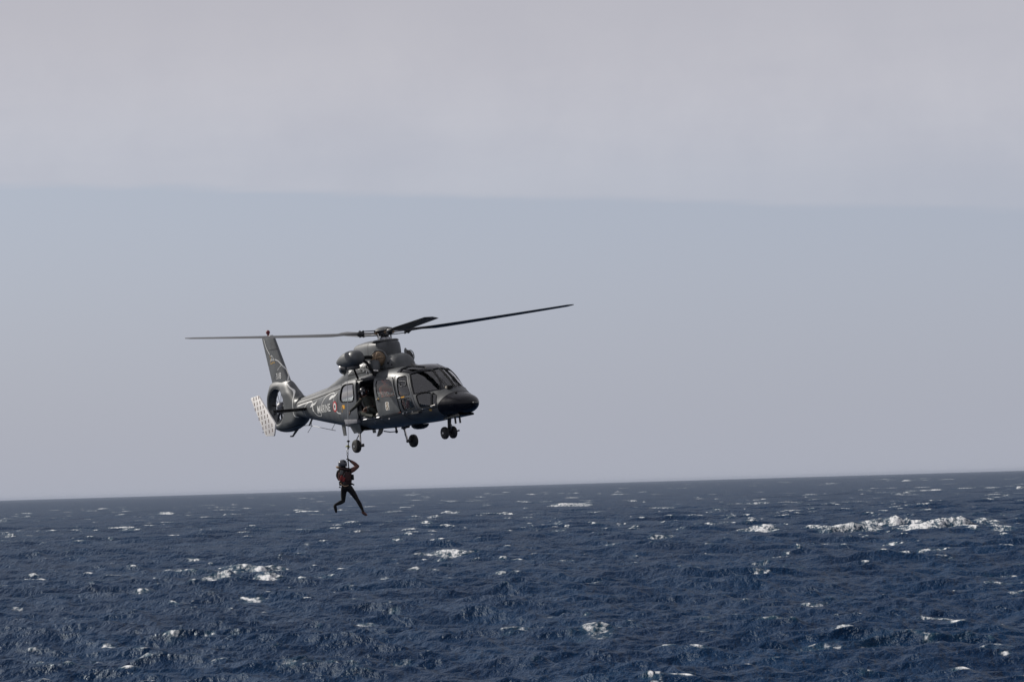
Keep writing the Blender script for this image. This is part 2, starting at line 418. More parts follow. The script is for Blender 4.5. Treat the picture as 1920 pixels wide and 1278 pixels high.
def text_mesh(fn, body, x0, x1, z0, z1, shear=0.):
    cu = bpy.data.curves.new('lettering', 'FONT'); cu.body = body; cu.size = 1; cu.offset = .012
    o = bpy.data.objects.new('lettering', cu); COL.objects.link(o); bpy.context.view_layer.update()
    me = bpy.data.meshes.new_from_object(o.evaluated_get(bpy.context.evaluated_depsgraph_get()))
    bpy.data.objects.remove(o); bm = bmesh.new(); bm.from_mesh(me); bmesh.ops.triangulate(bm, faces=bm.faces)
    bmesh.ops.subdivide_edges(bm, edges=bm.edges, cuts=2, use_grid_fill=True); bmesh.ops.triangulate(bm, faces=bm.faces)
    V = np.array([tuple(v.co)[:2] for v in bm.verts]); bm.verts.index_update(); F_ = [tuple(v.index for v in f.verts) for f in bm.faces]; bm.free()
    lo, hi = V.min(0), V.max(0); u = (V - lo) / (hi - lo)
    P = fn(x0 + (x1 - x0) * u[:, 0] + shear * u[:, 1], z0 + (z1 - z0) * u[:, 1]); return MB().add([tuple(p) for p in P], F_)

BODYL = Loft(BODY)
HELI = Matrix(((0.544404, 0.835284, -0.076969, -3.43604), (-0.837884, 0.545841, -0.002799, 82.3759), (0.039674, 0.066015, 0.99703, 1.13598 + CAM_H), (0, 0, 0, 1)))
heli = thing('helicopter', 'dark grey naval rescue helicopter hovering above the sea with its side door open', 'helicopter', HELI)

# ---- hull with its openings
ck_door = [(1.825, 2.0), (2.295, 2.011), (2.655, 1.383), (2.827, .959), (2.090, .946), (1.980, 1.42)]
ck_up = [(1.925, 1.972), (2.25, 1.978), (2.555, 1.421), (2.055, 1.43)]
ck_lo = [(2.12, 1.315), (2.31, 1.335), (2.575, 1.345), (2.73, 1.02), (2.20, 1.015)]
mid = [(.715, 2.035), (1.758, 1.99), (1.955, 1.42), (2.072, .965), (.862, .931), (.785, 1.414)]
mid_w = [(.849, 1.985), (1.60, 1.938), (1.765, 1.825), (1.88, 1.433), (.888, 1.484)]
opening = [(-.17, 2.04), (.700, 2.04), (.735, 1.68), (.80, 1.146), (.845, .945), (-.114, .95), (-.152, 1.356), (-.155, 1.753)]
aft_w = [(-1.17, 1.70), (-1.09, 1.934), (-.92, 1.973), (-.367, 1.969), (-.299, 1.634), (-.393, 1.488), (-1.099, 1.515), (-1.20, 1.583)]
aft_p = [(-1.29, 1.62), (-1.23, 1.98), (-1.02, 2.045), (-.25, 2.045), (-.19, 1.75), (-.20, .975), (-1.24, 1.0)]
low_w = [(2.745, 1.395), (2.956, 1.44), (3.18, 1.415), (3.33, 1.035), (2.92, 1.02)]
low_w2 = [(3.215, 1.41), (3.37, 1.32), (3.49, 1.055), (3.365, 1.04)]
ws_side = [(2.335, -.68, 2.015), (2.745, -.24, 2.065), (2.83, -.225, 2.02), (3.20, -.27, 1.695), (3.35, -.40, 1.475), (3.05, -.66, 1.462), (2.685, -.85, 1.43)]
ws_front = [(2.765, -.215, 2.066), (2.80, -.018, 2.09), (3.545, -.018, 1.505), (3.39, -.31, 1.50), (3.235, -.235, 1.68), (2.85, -.195, 2.02)]
eyebrow = [(1.865, -.70, 2.165), (1.88, -.45, 2.24), (2.46, -.25, 2.178), (2.63, -.30, 2.10), (2.30, -.65, 2.07), (1.94, -.78, 2.09)]
H_right = [xz(ck_door), xz(mid), xz(opening), xz(aft_w, r=.045), xz(low_w), xz(low_w2, r=.03)]
H_left = [xz(ck_door, 1), xz(mid_w, 1), xz(aft_w, 1, .045), xz(low_w, 1), xz(low_w2, 1, .03)]
H_glass = [xyz(ws_side, r=.02), xyz(ws_front, r=.02), xyz(eyebrow, r=.04), xyz(ws_side, True, .02), xyz(ws_front, True, .02), xyz(eyebrow, True, .04)]
redge = lambda t: 3.49 + .26 * math.sin(math.pi * t) ** 4
tt = np.linspace(0, 1, 73)
outer = [(-5.7, 0)] + [(x, 0) for x in np.arange(-5.6, 3.45, .1)] + [(redge(t), S_T * t) for t in tt] + [(x, S_T) for x in np.arange(3.4, -5.65, -.1)] + [(-5.7, S_T)] + [(-5.7, S_T * t) for t in tt[-2:0:-1]]
hull = shell(BODYL, 'fuselage', outer, H_right + H_left + H_glass, 0, -.045, [M_PAINT, M_LINER], heli)
router = [(redge(t), S_T * t) for t in tt] + [(x, S_T) for x in (3.6, 3.8, 4., 4.1, 4.2, 4.27, 4.31, 4.335, 4.34)] + [(4.344, S_T * t) for t in tt[::-1]] + [(x, 0) for x in (4.34, 4.335, 4.31, 4.27, 4.2, 4.1, 4., 3.8, 3.6)]
radome = shell(BODYL, 'nose_radome', router, [], .006, -.02, [M_BLACK, M_LINER], heli, dx=.035)
seal(BODYL, 'radome_joint', [(redge(t) - .008, S_T * t) for t in np.linspace(.003, .997, 90)], .006, M_SEAL, radome)
MB().lathe([(-.02, .03), (.04, .022), (.07, .035), (.12, .03), (.13, .012), (.27, .004)], (4.34, 0, .99), (1, 0, -.05), 10).build('nose_probe', M_DMETAL, heli)
cr = [(1.76, -.40, 2.275), (1.80, -.80, 2.11), (2.27, -.70, 2.03), (2.312, -.70, 2.0), (2.66, -.865, 1.42), (3.05, -.67, 1.445), (3.38, -.385, 1.452), (3.53, -.15, 1.475)]
cl_ = densify([(1.79, S_T * .5)] + [(x, S_T * BODYL.tyz(x, y, z)) for x, y, z in cr] + [(3.60, S_T * .5)] + [(x, S_T * (1 - BODYL.tyz(x, y, z))) for x, y, z in cr[::-1]], .05)
shell(BODYL, 'canopy_frame', cl_, [xyz(ws_side, r=.02), xyz(ws_front, r=.02), xyz(eyebrow, r=.04), xyz(ws_side, True, .02), xyz(ws_front, True, .02), xyz(eyebrow, True, .04)], .004, None, [M_CANOPY], heli)
def pane(name, loop, m, parent=heli, off=-.018, label=None, sealr=.0075):
    p = shell(BODYL, name, loop, [], off, None, [m], parent, dx=.07)
    if sealr: seal(BODYL, 'window_seal', loop, sealr, M_SEAL, p if parent is heli else parent)
    if label: p['label'] = label
    return p
pane('windscreen', H_glass[0], M_GLASS); pane('windscreen', H_glass[1], M_GLASS); pane('roof_window', H_glass[2], M_GREEN)
pane('windscreen', H_glass[3], M_GLASS); pane('windscreen', H_glass[4], M_GLASS); pane('roof_window', H_glass[5], M_GREEN)
pane('nose_window', H_right[4], M_GLASS); pane('nose_window', H_right[5], M_GLASS); pane('nose_window', H_left[3], M_GLASS); pane('nose_window', H_left[4], M_GLASS)
pane('cabin_window', H_left[1], M_CLEAR); pane('cabin_window', H_left[2], M_CLEAR)
# doors
for sd, hd in ((-1, H_right[0]), (1, H_left[0])):
    wins = [xz(ck_up, sd), xz(ck_lo, sd)]
    inn = np.array(ck_door); c0 = inn.mean(0); dl = [tuple(c0 + (p - c0) * np.array([.975, .988])) for p in inn]
    d = shell(BODYL, 'cockpit_door', xz(dl, sd), wins, .006, -.03, [M_FRAME, M_LINER], heli)
    for wl in wins: pane('door_window', wl, M_GLASS, d, -.008, sealr=.009)
    h = side_pt(BODYL, [2.04, 2.16], [1.37, 1.375], .03, sd); MB().tube(h, .016, 6).build('door_handle', M_DMETAL, d)
    if sd < 0:
        decal(lambda x, z: side_pt(BODYL, x, z, .012), [(2.15, 1.365), (2.31, 1.37), (2.32, 1.405), (2.16, 1.40)]).build('yellow_rescue_mark', M_YELLOW, d)
        bub = xz([(2.06, 1.85), (2.30, 1.82), (2.36, 1.71), (2.12, 1.68)], -1, .05); seal(BODYL, 'vent_ring', bub, .010, M_FRAME, d, .008)
md = shell(BODYL, 'cabin_door', xz([(.735, 2.02), (1.740, 1.975), (1.935, 1.42), (2.052, .98), (.882, .947), (.803, 1.414)]), [xz(mid_w, r=.08)], .022, -.02, [M_PAINT, M_LINER], heli)
pane('door_window', xz(mid_w, r=.08), M_CLEAR, md, .006, sealr=.010)
MB().tube(side_pt(BODYL, [.90, .98], [1.42, 1.425], .05), .02, 6).build('door_handle', M_DMETAL, md)
decal(lambda x, z: side_pt(BODYL, x, z, .03), [(.93, 1.43), (1.02, 1.43), (1.02, 1.46), (.93, 1.46)]).build('yellow_rescue_mark', M_OCHRE, md)
pl = decal(lambda x, z: side_pt(BODYL, x, z, .027), fillet([(1.325, 1.322), (1.545, 1.312), (1.53, 1.075), (1.33, 1.085)], .03)).build('placard', M_MARK, md)
for zc_ in (1.255, 1.145):
    ring = fillet([(1.385, zc_ + .04), (1.485, zc_ + .04), (1.485, zc_ - .04), (1.385, zc_ - .04)], .03)
    P = side_pt(BODYL, [p[0] for p in ring], [p[1] for p in ring], .03); MB().tube(P, .008, 5, closed=True).build('placard_print', M_OCHRE, md)
sdoor = shell(BODYL, 'sliding_door', xz(aft_p, r=.07), [xz(aft_w, r=.045)], .075, .035, [M_FRAME, M_LINER], heli)
a = np.array(xz(aft_w, r=.045)); pw = shell(BODYL, 'door_window', [tuple(q) for q in a], [], .062, None, [M_MIRROR], sdoor, dx=.07); seal(BODYL, 'window_seal', a, .016, M_SEAL, sdoor, .078)
pane('cabin_window', H_right[3], M_CLEAR, sealr=0)
for nm, pts, m in (('yellow_rescue_mark', [(-1.09, 1.43), (-.93, 1.42), (-.93, 1.33), (-.98, 1.30), (-1.05, 1.33)], M_YELLOW), ('yellow_rescue_arrow', [(-1.13, 1.40), (-1.10, 1.40), (-1.12, 1.22), (-1.14, 1.22)], M_OCHRE)):
    decal(lambda x, z: side_pt(BODYL, x, z, .08), pts).build(nm, m, sdoor)
MB().tube(side_pt(BODYL, np.linspace(-1.5, .72, 14), np.full(14, 2.075), .03), .02, 6).build('door_rail', M_DMETAL, heli)
MB().tube(side_pt(BODYL, np.linspace(-.12, .86, 8), np.full(8, .925), .02), .018, 6).build('door_sill_rail', M_METAL, heli)
# hull seams, latches, steps
def seam(pts, w=.012, m=None, off=.0025): return ribbon(lambda x, z: side_pt(BODYL, x, z, off), pts, w, 6, False).build('panel_seam', m or M_SEAL, hull)
seam([(.87, .92), (.9, .80), (1.0, .68)]); seam([(2.10, .94), (2.2, .8), (2.32, .68)], .02); seam([(2.2, .94), (2.36, .8), (2.5, .7)]); seam([(-.1, .9), (.9, .89), (2.1, .93)])
seam([(1.80, 2.03), (1.87, 1.75), (1.98, 1.42), (2.085, .95)], .022); seam([(-1.62, 1.95), (-1.60, 1.5), (-1.55, .95)]); seam([(2.9, .95), (3.2, .965), (3.5, .98)], .018)
seam([(-5.2, 1.70), (-4, 1.775), (-2.3, 1.875), (-1.4, 1.93)], .03); seam([(-4.4, 1.2), (-4.38, 1.5), (-4.4, 1.68)], .008); seam([(-3.0, 1.0), (-2.98, 1.4), (-3.0, 1.8)], .008)
for x, z, m, r in ((1.30, .845, M_MARK, .028), (.9, .86, M_METAL, .02), (2.12, .93, M_METAL, .03), (2.3, .945, M_STEEL, .02), (2.55, .94, M_STEEL, .025), (2.98, .975, M_METAL, .02), (-.95, 1.2, M_SEAL, .025)):
    p = side_pt(BODYL, x, z, .004); MB().lathe([(0, r), (.012, r * .8), (.018, .002)], p, (0, -1, 0), 10).build('latch', m, hull)
for x, z, dx_, dz_, m in ((2.98, .965, .16, .018, M_STEEL), (2.75, .94, .10, .014, M_METAL), (3.2, .90, .09, .05, M_OCHRE), (.45, .80, .07, .05, M_GREYPLATE), (.35, .76, .04, .06, M_METAL), (3.28, 1.0, .06, .014, M_MARK)):
    decal(lambda a_, b_: side_pt(BODYL, a_, b_, .006), [(x, z), (x + dx_, z), (x + dx_, z + dz_), (x, z + dz_)]).build('service_plate', m, hull)
MB().tube([(3.33, -.735, 1.03), (3.43, -.735, 1.035), (3.56, -.725, 1.045)], [.012, .012, .018], 6).build('pitot_tube', M_STEEL, heli)
MB().box((3.45, -.68, 1.035), (.03, .11, .025)).build('pitot_mount', M_METAL, heli)
# markings
sk = lambda off: (lambda x, z: side_pt(BODYL, x, z, off))
text_mesh(sk(.010), 'MARINE', -3.46, -2.25, 1.325, 1.55).build('marine_lettering', M_MARK, hull)
text_mesh(lambda x, z: side_pt(BODYL, -5.71 - x, z, .010, 1), 'MARINE', -3.46, -2.25, 1.325, 1.55).build('marine_lettering', M_MARK, hull)
circ = lambda r, cx=-1.84, cz=1.432: [(cx + 1.08 * r * math.cos(a), cz + r * math.sin(a)) for a in np.linspace(0, 2 * math.pi, 40)[:-1]]
rd = decal(sk(.005), circ(.158), .04).build('roundel', M_RED, hull); decal(sk(.008), circ(.108), .04).build('roundel_ring', M_MARK, hull); decal(sk(.011), circ(.05), .03).build('roundel_centre', M_BLUE, hull)
rope = [[(-4.62, 1.30), (-4.60, 1.40), (-4.581, 1.49), (-4.52, 1.58), (-4.421, 1.649), (-4.2, 1.71), (-4.016, 1.733), (-3.90, 1.69), (-3.852, 1.554), (-3.77, 1.402), (-3.596, 1.287), (-3.335, 1.236), (-3.19, 1.27), (-3.12, 1.36), (-3.12, 1.451), (-2.957, 1.63), (-2.66, 1.776), (-2.294, 1.839), (-2.004, 1.841), (-1.88, 1.79), (-1.90, 1.65), (-1.915, 1.58)],
        [(-1.74, 1.291), (-1.609, 1.227), (-1.438, 1.205), (-1.315, 1.225)]]
for k, rp in enumerate(rope): ribbon(sk(.007), rp, .022 if k == 0 else .032, 6).build('painted_rope', M_MARK, hull)
for fg in ([(-4.06, 1.555), (-3.97, 1.63), (-3.86, 1.665), (-3.76, 1.645), (-3.62, 1.665), (-3.47, 1.72), (-3.56, 1.64), (-3.70, 1.595), (-3.82, 1.585), (-3.93, 1.555)],
           [(-2.36, 1.665), (-2.24, 1.745), (-2.08, 1.775), (-1.92, 1.765), (-1.77, 1.79), (-1.58, 1.835), (-1.73, 1.745), (-1.90, 1.70), (-2.05, 1.69), (-2.2, 1.655)],
           [(-3.87, 1.58), (-3.80, 1.585), (-3.83, 1.48), (-3.79, 1.405), (-3.85, 1.41), (-3.88, 1.48)]):
    decal(sk(.010), fg, .04).build('painted_swimmer', M_MARK, hull)
decal(sk(.007), [(-5.10, 1.625), (-5.12, 1.69), (-4.5, 1.725), (-4.03, 1.75), (-3.92, 1.70), (-4.3, 1.695), (-4.7, 1.668)], .06).build('painted_streak', M_MARK, hull)

# ---- boom spine cover, engine cowl, rotor pylon
SPINE = np.array([[-5.62, 1.86, 1.60, .13, 1.68, 2.4, 2.4], [-4.6, 1.965, 1.7, .17, 1.78, 2.8, 2.4], [-3.4, 2.08, 1.8, .24, 1.88, 3, 2.4], [-2.6, 2.16, 1.85, .32, 1.95, 3, 2.4], [-2.0, 2.22, 1.85, .40, 2.0, 3, 2.4]])
COWL = np.array([[-3.25, 2.10, 1.85, .26, 1.95, 2.6, 2.4], [-2.8, 2.22, 1.85, .33, 1.98, 2.6, 2.4], [-2.3, 2.36, 1.85, .40, 2.02, 2.7, 2.4], [-1.9, 2.46, 1.9, .47, 2.1, 2.8, 2.4], [-1.5, 2.60, 1.9, .53, 2.18, 2.9, 2.4], [-.9, 2.66, 1.9, .55, 2.2, 3.0, 2.4], [-.1, 2.70, 1.9, .54, 2.2, 3.0, 2.4], [.35, 2.73, 1.9, .52, 2.2, 3.0, 2.4],
                 [.62, 2.73, 1.95, .48, 2.2, 2.9, 2.4], [.84, 2.69, 2.0, .42, 2.2, 2.7, 2.4], [.98, 2.60, 2.05, .36, 2.2, 2.5, 2.2], [1.06, 2.49, 2.1, .29, 2.2, 2.3, 2.1], [1.105, 2.36, 2.13, .19, 2.2, 2.1, 2], [1.115, 2.25, 2.18, .05, 2.2, 2, 2]])
PYLON = np.array([[-1.62, 3.10, 2.5, .16, 2.7, 3, 3], [-1.55, 3.14, 2.5, .22, 2.7, 3.2, 3], [-1.2, 3.18, 2.5, .30, 2.7, 3.2, 3], [-.7, 3.20, 2.5, .37, 2.7, 3.4, 3], [-.2, 3.16, 2.5, .41, 2.7, 4.6, 3], [.1, 3.13, 2.5, .40, 2.7, 5.5, 3], [.27, 3.12, 2.5, .34, 2.7, 5.5, 3], [.38, 3.11, 2.5, .25, 2.7, 5.0, 3], [.44, 3.08, 2.5, .14, 2.7, 4, 3], [.46, 3.02, 2.5, .04, 2.7, 3, 3]])
SP, CW, PY = Loft(SPINE), Loft(COWL), Loft(PYLON)
def full(L, name, m, parent, nx=60, nt=64):
    x = np.linspace(L.T[0, 0], L.T[-1, 0], nx)
    u = np.linspace(0, 1, nx); x = L.T[0, 0] + (L.T[-1, 0] - L.T[0, 0]) * (u + (np.sin(np.pi * (u - .5)) * .5 + .5)) / 2
    t = np.linspace(0, 1, nt + 1)[:-1]
    return MB().grid([[tuple(p) for p in L.pt(np.full(nt, a), t)] for a in x], closed_v=True, cap=True).build(name, m, parent, sharp=50)
spine = full(SP, 'tail_shaft_cover', M_PAINT2, heli); cowl = full(CW, 'engine_cowling', M_PAINT, heli); pylon = full(PY, 'rotor_pylon_fairing', M_PAINT, heli)
skc = lambda off: (lambda x, z: side_pt(CW, x, z, off))
decal(skc(.008), [(-1.52, 2.43), (-1.38, 2.42), (-1.2, 2.50), (-.95, 2.53), (-.9, 2.48), (-1.12, 2.44), (-1.25, 2.36), (-1.42, 2.31), (-1.36, 2.36), (-1.33, 2.40)], .04).build('painted_swimmer', M_MARK, cowl)
decal(skc(.008), [(-.82, 2.54), (-.55, 2.55), (-.62, 2.46), (-.72, 2.40), (-.83, 2.42)], .04).build('painted_patch', M_MARK, cowl)
for pts in ([(.05, 2.3), (.06, 2.55)], [(.80, 2.26), (.78, 2.52)], [(-1.5, 2.28), (-1.48, 2.52)], [(-.45, 2.27), (-.44, 2.55)]): ribbon(skc(.003), pts, .012, 6, False).build('panel_seam', M_SEAL, cowl)
ribbon(skc(.004), [(-1.4, 2.28), (0, 2.30), (.95, 2.30)], .022, 10, False).build('panel_seam', M_SEAL, cowl)
for x, z, r in ((.74, 2.45, .036), (.88, 2.39, .025), (.62, 2.35, .02), (-.3, 2.42, .03), (-1.1, 2.34, .022), (-.62, 2.36, .03)):
    MB().lathe([(-.01, r), (.004, r), (.006, r * .6)], skc(.002)(x, z), (0, -1, .1), 12).build('cowl_vent', M_SEAL, cowl)
for x, z in ((-.36, 2.47), (-.42, 2.33), (-.2, 2.5), (-.28, 2.28), (.1, 2.32)): MB().box(skc(.012)(x, z), (.05, .03, .06)).build('cowl_latch', M_STEEL if x < -.3 else M_METAL, cowl, bevel=.006)
ribbon(lambda x, z: side_pt(PY, x, z, .004), [(-.35, 2.74), (-.36, 3.0), (-.42, 3.12)], .012, 6, False).build('panel_seam', M_SEAL, pylon)
MB().lathe([(0, .40), (.02, .40), (.05, .36), (.05, .28)], (0, 0, 3.12), (0, 0, 1), 32).build('swashplate_collar', M_PAINT2, pylon)
for sd in (-1, 1):
    e = MB().lathe([(0, .15), (.25, .155), (.30, .165), (.31, .15), (.10, .135), (.05, .0)], (-1.52, sd * .40, 2.50), (-1, sd * .12, .06), 24).build('exhaust_pipe', M_DMETAL, heli)
    MB().lathe([(.24, .158), (.30, .170), (.315, .165), (.315, .15)], (-1.52, sd * .40, 2.50), (-1, sd * .12, .06), 24).build('exhaust_lip', M_METAL, e)
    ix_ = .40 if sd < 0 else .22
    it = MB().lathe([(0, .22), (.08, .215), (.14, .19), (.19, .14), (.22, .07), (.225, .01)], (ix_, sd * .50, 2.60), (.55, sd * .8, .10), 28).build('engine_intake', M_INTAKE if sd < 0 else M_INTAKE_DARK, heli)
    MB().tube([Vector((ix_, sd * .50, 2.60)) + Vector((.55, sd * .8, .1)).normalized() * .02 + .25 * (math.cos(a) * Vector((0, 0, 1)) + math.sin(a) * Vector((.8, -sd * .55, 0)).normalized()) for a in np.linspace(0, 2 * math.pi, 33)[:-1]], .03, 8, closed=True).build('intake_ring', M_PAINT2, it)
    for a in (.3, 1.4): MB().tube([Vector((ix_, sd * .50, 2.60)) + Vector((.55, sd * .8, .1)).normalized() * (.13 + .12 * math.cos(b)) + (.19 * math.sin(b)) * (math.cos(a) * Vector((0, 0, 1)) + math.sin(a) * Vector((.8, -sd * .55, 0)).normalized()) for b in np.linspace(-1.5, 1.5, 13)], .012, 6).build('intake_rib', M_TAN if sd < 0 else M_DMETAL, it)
MB().lathe([(0, .02), (.01, .15), (.03, .17), (.30, .17), (.33, .16), (.36, .08), (.365, .01)], (.42, -.66, 2.56), (.12, -.22, -1), 24).build('intake_duct', M_PAINT, heli)
MB().lathe([(.0, .172), (.03, .176), (.05, .165), (.065, .05)], Vector((.42, -.66, 2.56)) + Vector((.12, -.22, -1)).normalized() * .31, (.12, -.22, -1), 24).build('duct_cap', M_STEEL, heli)

# ---- fin, fan shroud, stabiliser
FAN = (-6.65, 1.75); FR = .55
SHR = spline([(-5.15, 1.93), (-5.32, 1.95), (-5.62, 2.22), (-5.93, 2.515), (-6.5, 2.56), (-7.05, 2.515), (-7.26, 2.33), (-7.40, 2.05), (-7.44, 1.78), (-7.38, 1.48), (-7.25, 1.26), (-7.05, 1.09), (-6.74, .975), (-6.3, .93), (-5.85, .955), (-5.45, 1.06), (-5.22, 1.22), (-5.1, 1.40)], 5, True)
def edge_dist(P, poly):
    q = np.array(poly); d = np.full(len(P), 9.)
    for i in range(len(q)):
        a, b = q[i], q[(i + 1) % len(q)]; ab = b - a; t = np.clip(((P - a) @ ab) / (ab @ ab + 1e-12), 0, 1); d = np.minimum(d, np.linalg.norm(P - a - t[:, None] * ab, axis=1))
    return d
def shroud_y(x, z):
    P = np.stack([np.asarray(x, float), np.asarray(z, float)], -1).reshape(-1, 2); d = edge_dist(P, SHR)
    Tm = np.interp(P[:, 0], [-7.45, -7.1, -6.6, -5.9, -5.2], [.12, .17, .22, .24, .24]) * np.interp(P[:, 1], [.9, 1.2, 2.1, 2.55], [.8, 1.1, 1., .52])
    e = np.clip(d / .24, 0, 1); y = .012 + Tm * np.sqrt(np.clip(1 - (1 - e) ** 2, 0, 1))
    rr = np.hypot(P[:, 0] - FAN[0], P[:, 1] - FAN[1]); y -= .055 * np.clip(1 - (rr - FR) / .10, 0, 1) ** 2
    return np.where(inpoly(P, SHR), y, .012)
ho = [(FAN[0] + FR * math.cos(a), FAN[1] + FR * math.sin(a)) for a in np.linspace(0, 2 * math.pi, 65)[:-1]]
ho2 = [[(FAN[0] + r * math.cos(a), FAN[1] + r * math.sin(a)) for a in np.linspace(0, 2 * math.pi, 65)[:-1]] for r in (.575, .61, .65)]
gp = np.stack(np.meshgrid(np.arange(-7.5, -5.1, .045), np.arange(.9, 2.6, .045)), -1).reshape(-1, 2)
gp = gp[np.hypot(gp[:, 0] - FAN[0], gp[:, 1] - FAN[1]) > .68]
V, T, bnd = cdt([tuple(p) for p in SHR], [ho], np.concatenate([gp] + [np.array(h) for h in ho2]))
yy = shroud_y(V[:, 0], V[:, 1]); bset = {i for e in bnd for i in e}
mb = MB(); nv = len(V)
mb.add([(x, -y, z) for (x, z), y in zip(V, yy)] + [(x, y, z) for (x, z), y in zip(V, yy)], [t for t in T] + [tuple(i + nv for i in t[::-1]) for t in T] + [(a, b, b + nv, a + nv) for a, b in bnd])
shroud = mb.build('fan_shroud', M_PAINT, heli, sharp=50)
FIN = lambda z: (np.interp(z, [2.4, 3.92, 4.0], [-5.87, -6.64, -6.78]), np.interp(z, [2.4, 3.92, 4.0], [-7.03, -7.44, -7.40]))
def fin_y(x, z):
    le, te = FIN(z); c = np.clip((le - np.asarray(x)) / (le - te), 0, 1); th = np.interp(z, [2.4, 3.95], [.125, .075])
    return th * np.where(c < .3, np.sqrt(np.clip(1 - (1 - c / .3) ** 2, 0, 1)), 1 - .93 * ((c - .3) / .7) ** 1.3)
rows = []
for z in np.linspace(2.40, 3.985, 26):
    le, te = FIN(z); cs = np.concatenate([np.linspace(0, 1, 15) ** 1.6]); xs = le + (te - le) * cs; k = 1 if z < 3.95 else .6
    rows.append([(x, -float(fin_y(x, z)) * k, z) for x in xs] + [(x, float(fin_y(x, z)) * k + .001, z) for x in xs[::-1]])
fin = MB().grid(rows, closed_v=True, cap=True).build('tail_fin', M_PAINT2, heli, sharp=55)
fs_ = lambda off: (lambda x, z: np.stack([x, -fin_y(x, z) - off, z], -1)); ss_ = lambda off: (lambda x, z: np.stack([x, -shroud_y(x, z) - off, z], -1))
ribbon(fs_(.006), [(-7.27, 3.91), (-7.21, 3.76), (-7.14, 3.61), (-6.91, 3.38)], .032).build('painted_rope', M_MARK, fin)
ribbon(fs_(.006), [(-6.56, 3.21), (-6.38, 3.14), (-6.18, 2.96), (-6.03, 2.79), (-5.97, 2.61), (-5.955, 2.50)], .032).build('painted_rope', M_MARK, fin)
ribbon(ss_(.006), [(-5.90, 2.42), (-5.74, 2.28), (-5.57, 2.15), (-5.47, 2.0), (-5.43, 1.8), (-5.43, 1.61), (-5.42, 1.47), (-5.35, 1.37), (-5.22, 1.32)], .028).build('painted_rope', M_MARK, shroud)
decal(ss_(.008), [(-6.12, 2.455), (-5.95, 2.47), (-5.86, 2.50), (-5.88, 2.45), (-5.92, 2.42), (-6.0, 2.44)], .04).build('painted_swimmer', M_MARK, shroud)
ribbon(ss_(.004), [(-5.3, 1.11), (-5.8, 1.05), (-6.3, 1.03), (-6.8, 1.05)], .014, 6, False).build('panel_seam', M_SEAL, shroud)
text_mesh(fs_(.008), '318', -6.59, -6.24, 2.59, 2.78, 0.).build('number_lettering', M_MARK, fin)
ribbon(fs_(.004), [(-7.05, 3.53), (-6.75, 3.525), (-6.45, 3.52)], .012, 6, False).build('panel_seam', M_SEAL, fin)
ribbon(fs_(.004), [(-6.92, 2.60), (-6.6, 2.78), (-6.3, 2.97)], .012, 6, False).build('panel_seam', M_PAINT, fin); ribbon(fs_(.004), [(-6.45, 2.86), (-6.25, 3.0)], .02, 6, False).build('panel_seam', M_MARK, fin)
em = ribbon(fs_(.008), [(-6.93, 3.36), (-6.90, 3.28), (-6.96, 3.13), (-6.85, 3.10), (-6.75, 3.12)], .022); em.build('emblem_figure', M_OCHRE, fin)
ribbon(fs_(.009), [(-6.88, 3.33), (-6.74, 3.34), (-6.66, 3.25), (-6.58, 3.20)], .02).build('emblem_line', M_MARK, fin); ribbon(fs_(.009), [(-6.93, 3.17), (-6.86, 3.24), (-6.78, 3.20), (-6.70, 3.22), (-6.62, 3.17)], .02).build('emblem_line', M_MARK, fin)
ribbon(fs_(.009), [(-6.86, 3.10), (-6.74, 3.14), (-6.62, 3.11), (-6.58, 3.15)], .022).build('emblem_line', M_OCHRE, fin); ribbon(fs_(.009), [(-6.80, 3.32), (-6.78, 3.25), (-6.83, 3.18)], .016).build('emblem_line', M_MARK, fin)
bc = MB().lathe([(0, .04), (.06, .035), (.07, .06), (.13, .065), (.17, .04), (.18, .01)], (-7.02, 0, 3.98), (0, 0, 1), 14).build('beacon_lamp', M_BEACON, heli); bc['label'] = 'red beacon on top of the fin'
# fan
fh = MB().lathe([(.10, .13), (.02, .135), (-.08, .12), (-.13, .07), (-.15, .01)], (FAN[0], 0, FAN[1]), (0, 1, 0), 24).build('fan_hub', M_GREYPLATE, heli)
for k in range(11):
    a = 2 * math.pi * k / 11 + .15; er = Vector((math.cos(a), 0, math.sin(a))); et = Vector((-math.sin(a), 0, math.cos(a)))
    rw = []
    for r, c, tw in ((.10, .05, .9), (.25, .075, .7), (.53, .065, .35)):
        d = et * math.cos(tw) + Vector((0, 1, 0)) * math.sin(tw); nrm = d.cross(er); p = Vector((FAN[0], -.02, FAN[1])) + er * r
        rw.append([tuple(p - d * c * .5), tuple(p + nrm * .008), tuple(p + d * c * .5), tuple(p - nrm * .008)])
    MB().grid(rw, closed_v=True, cap=True).build('fan_blade', M_DMETAL, heli)
ga = MB().box((FAN[0] + .30, .10, FAN[1] - .03), (.62, .07, .11)).build('gearbox_arm', M_GREYPLATE, heli, bevel=.012); MB().lathe([(0, .12), (.10, .12), (.14, .05)], (FAN[0], .06, FAN[1]), (0, 1, 0), 20).build('gearbox', M_DMETAL, ga)
for a in (1.75, 4.95): MB().tube([(FAN[0], .12, FAN[1]), (FAN[0] + .56 * math.cos(a), .12, FAN[1] + .56 * math.sin(a))], .022, 6).build('gearbox_strut', M_GREYPLATE, heli)
MB().tube([(FAN[0] + (FR + .012) * math.cos(a), -.155, FAN[1] + (FR + .012) * math.sin(a)) for a in np.linspace(0, 2 * math.pi, 49)[:-1]], .008, 6, closed=True).build('duct_lip', M_PAINT2, shroud)
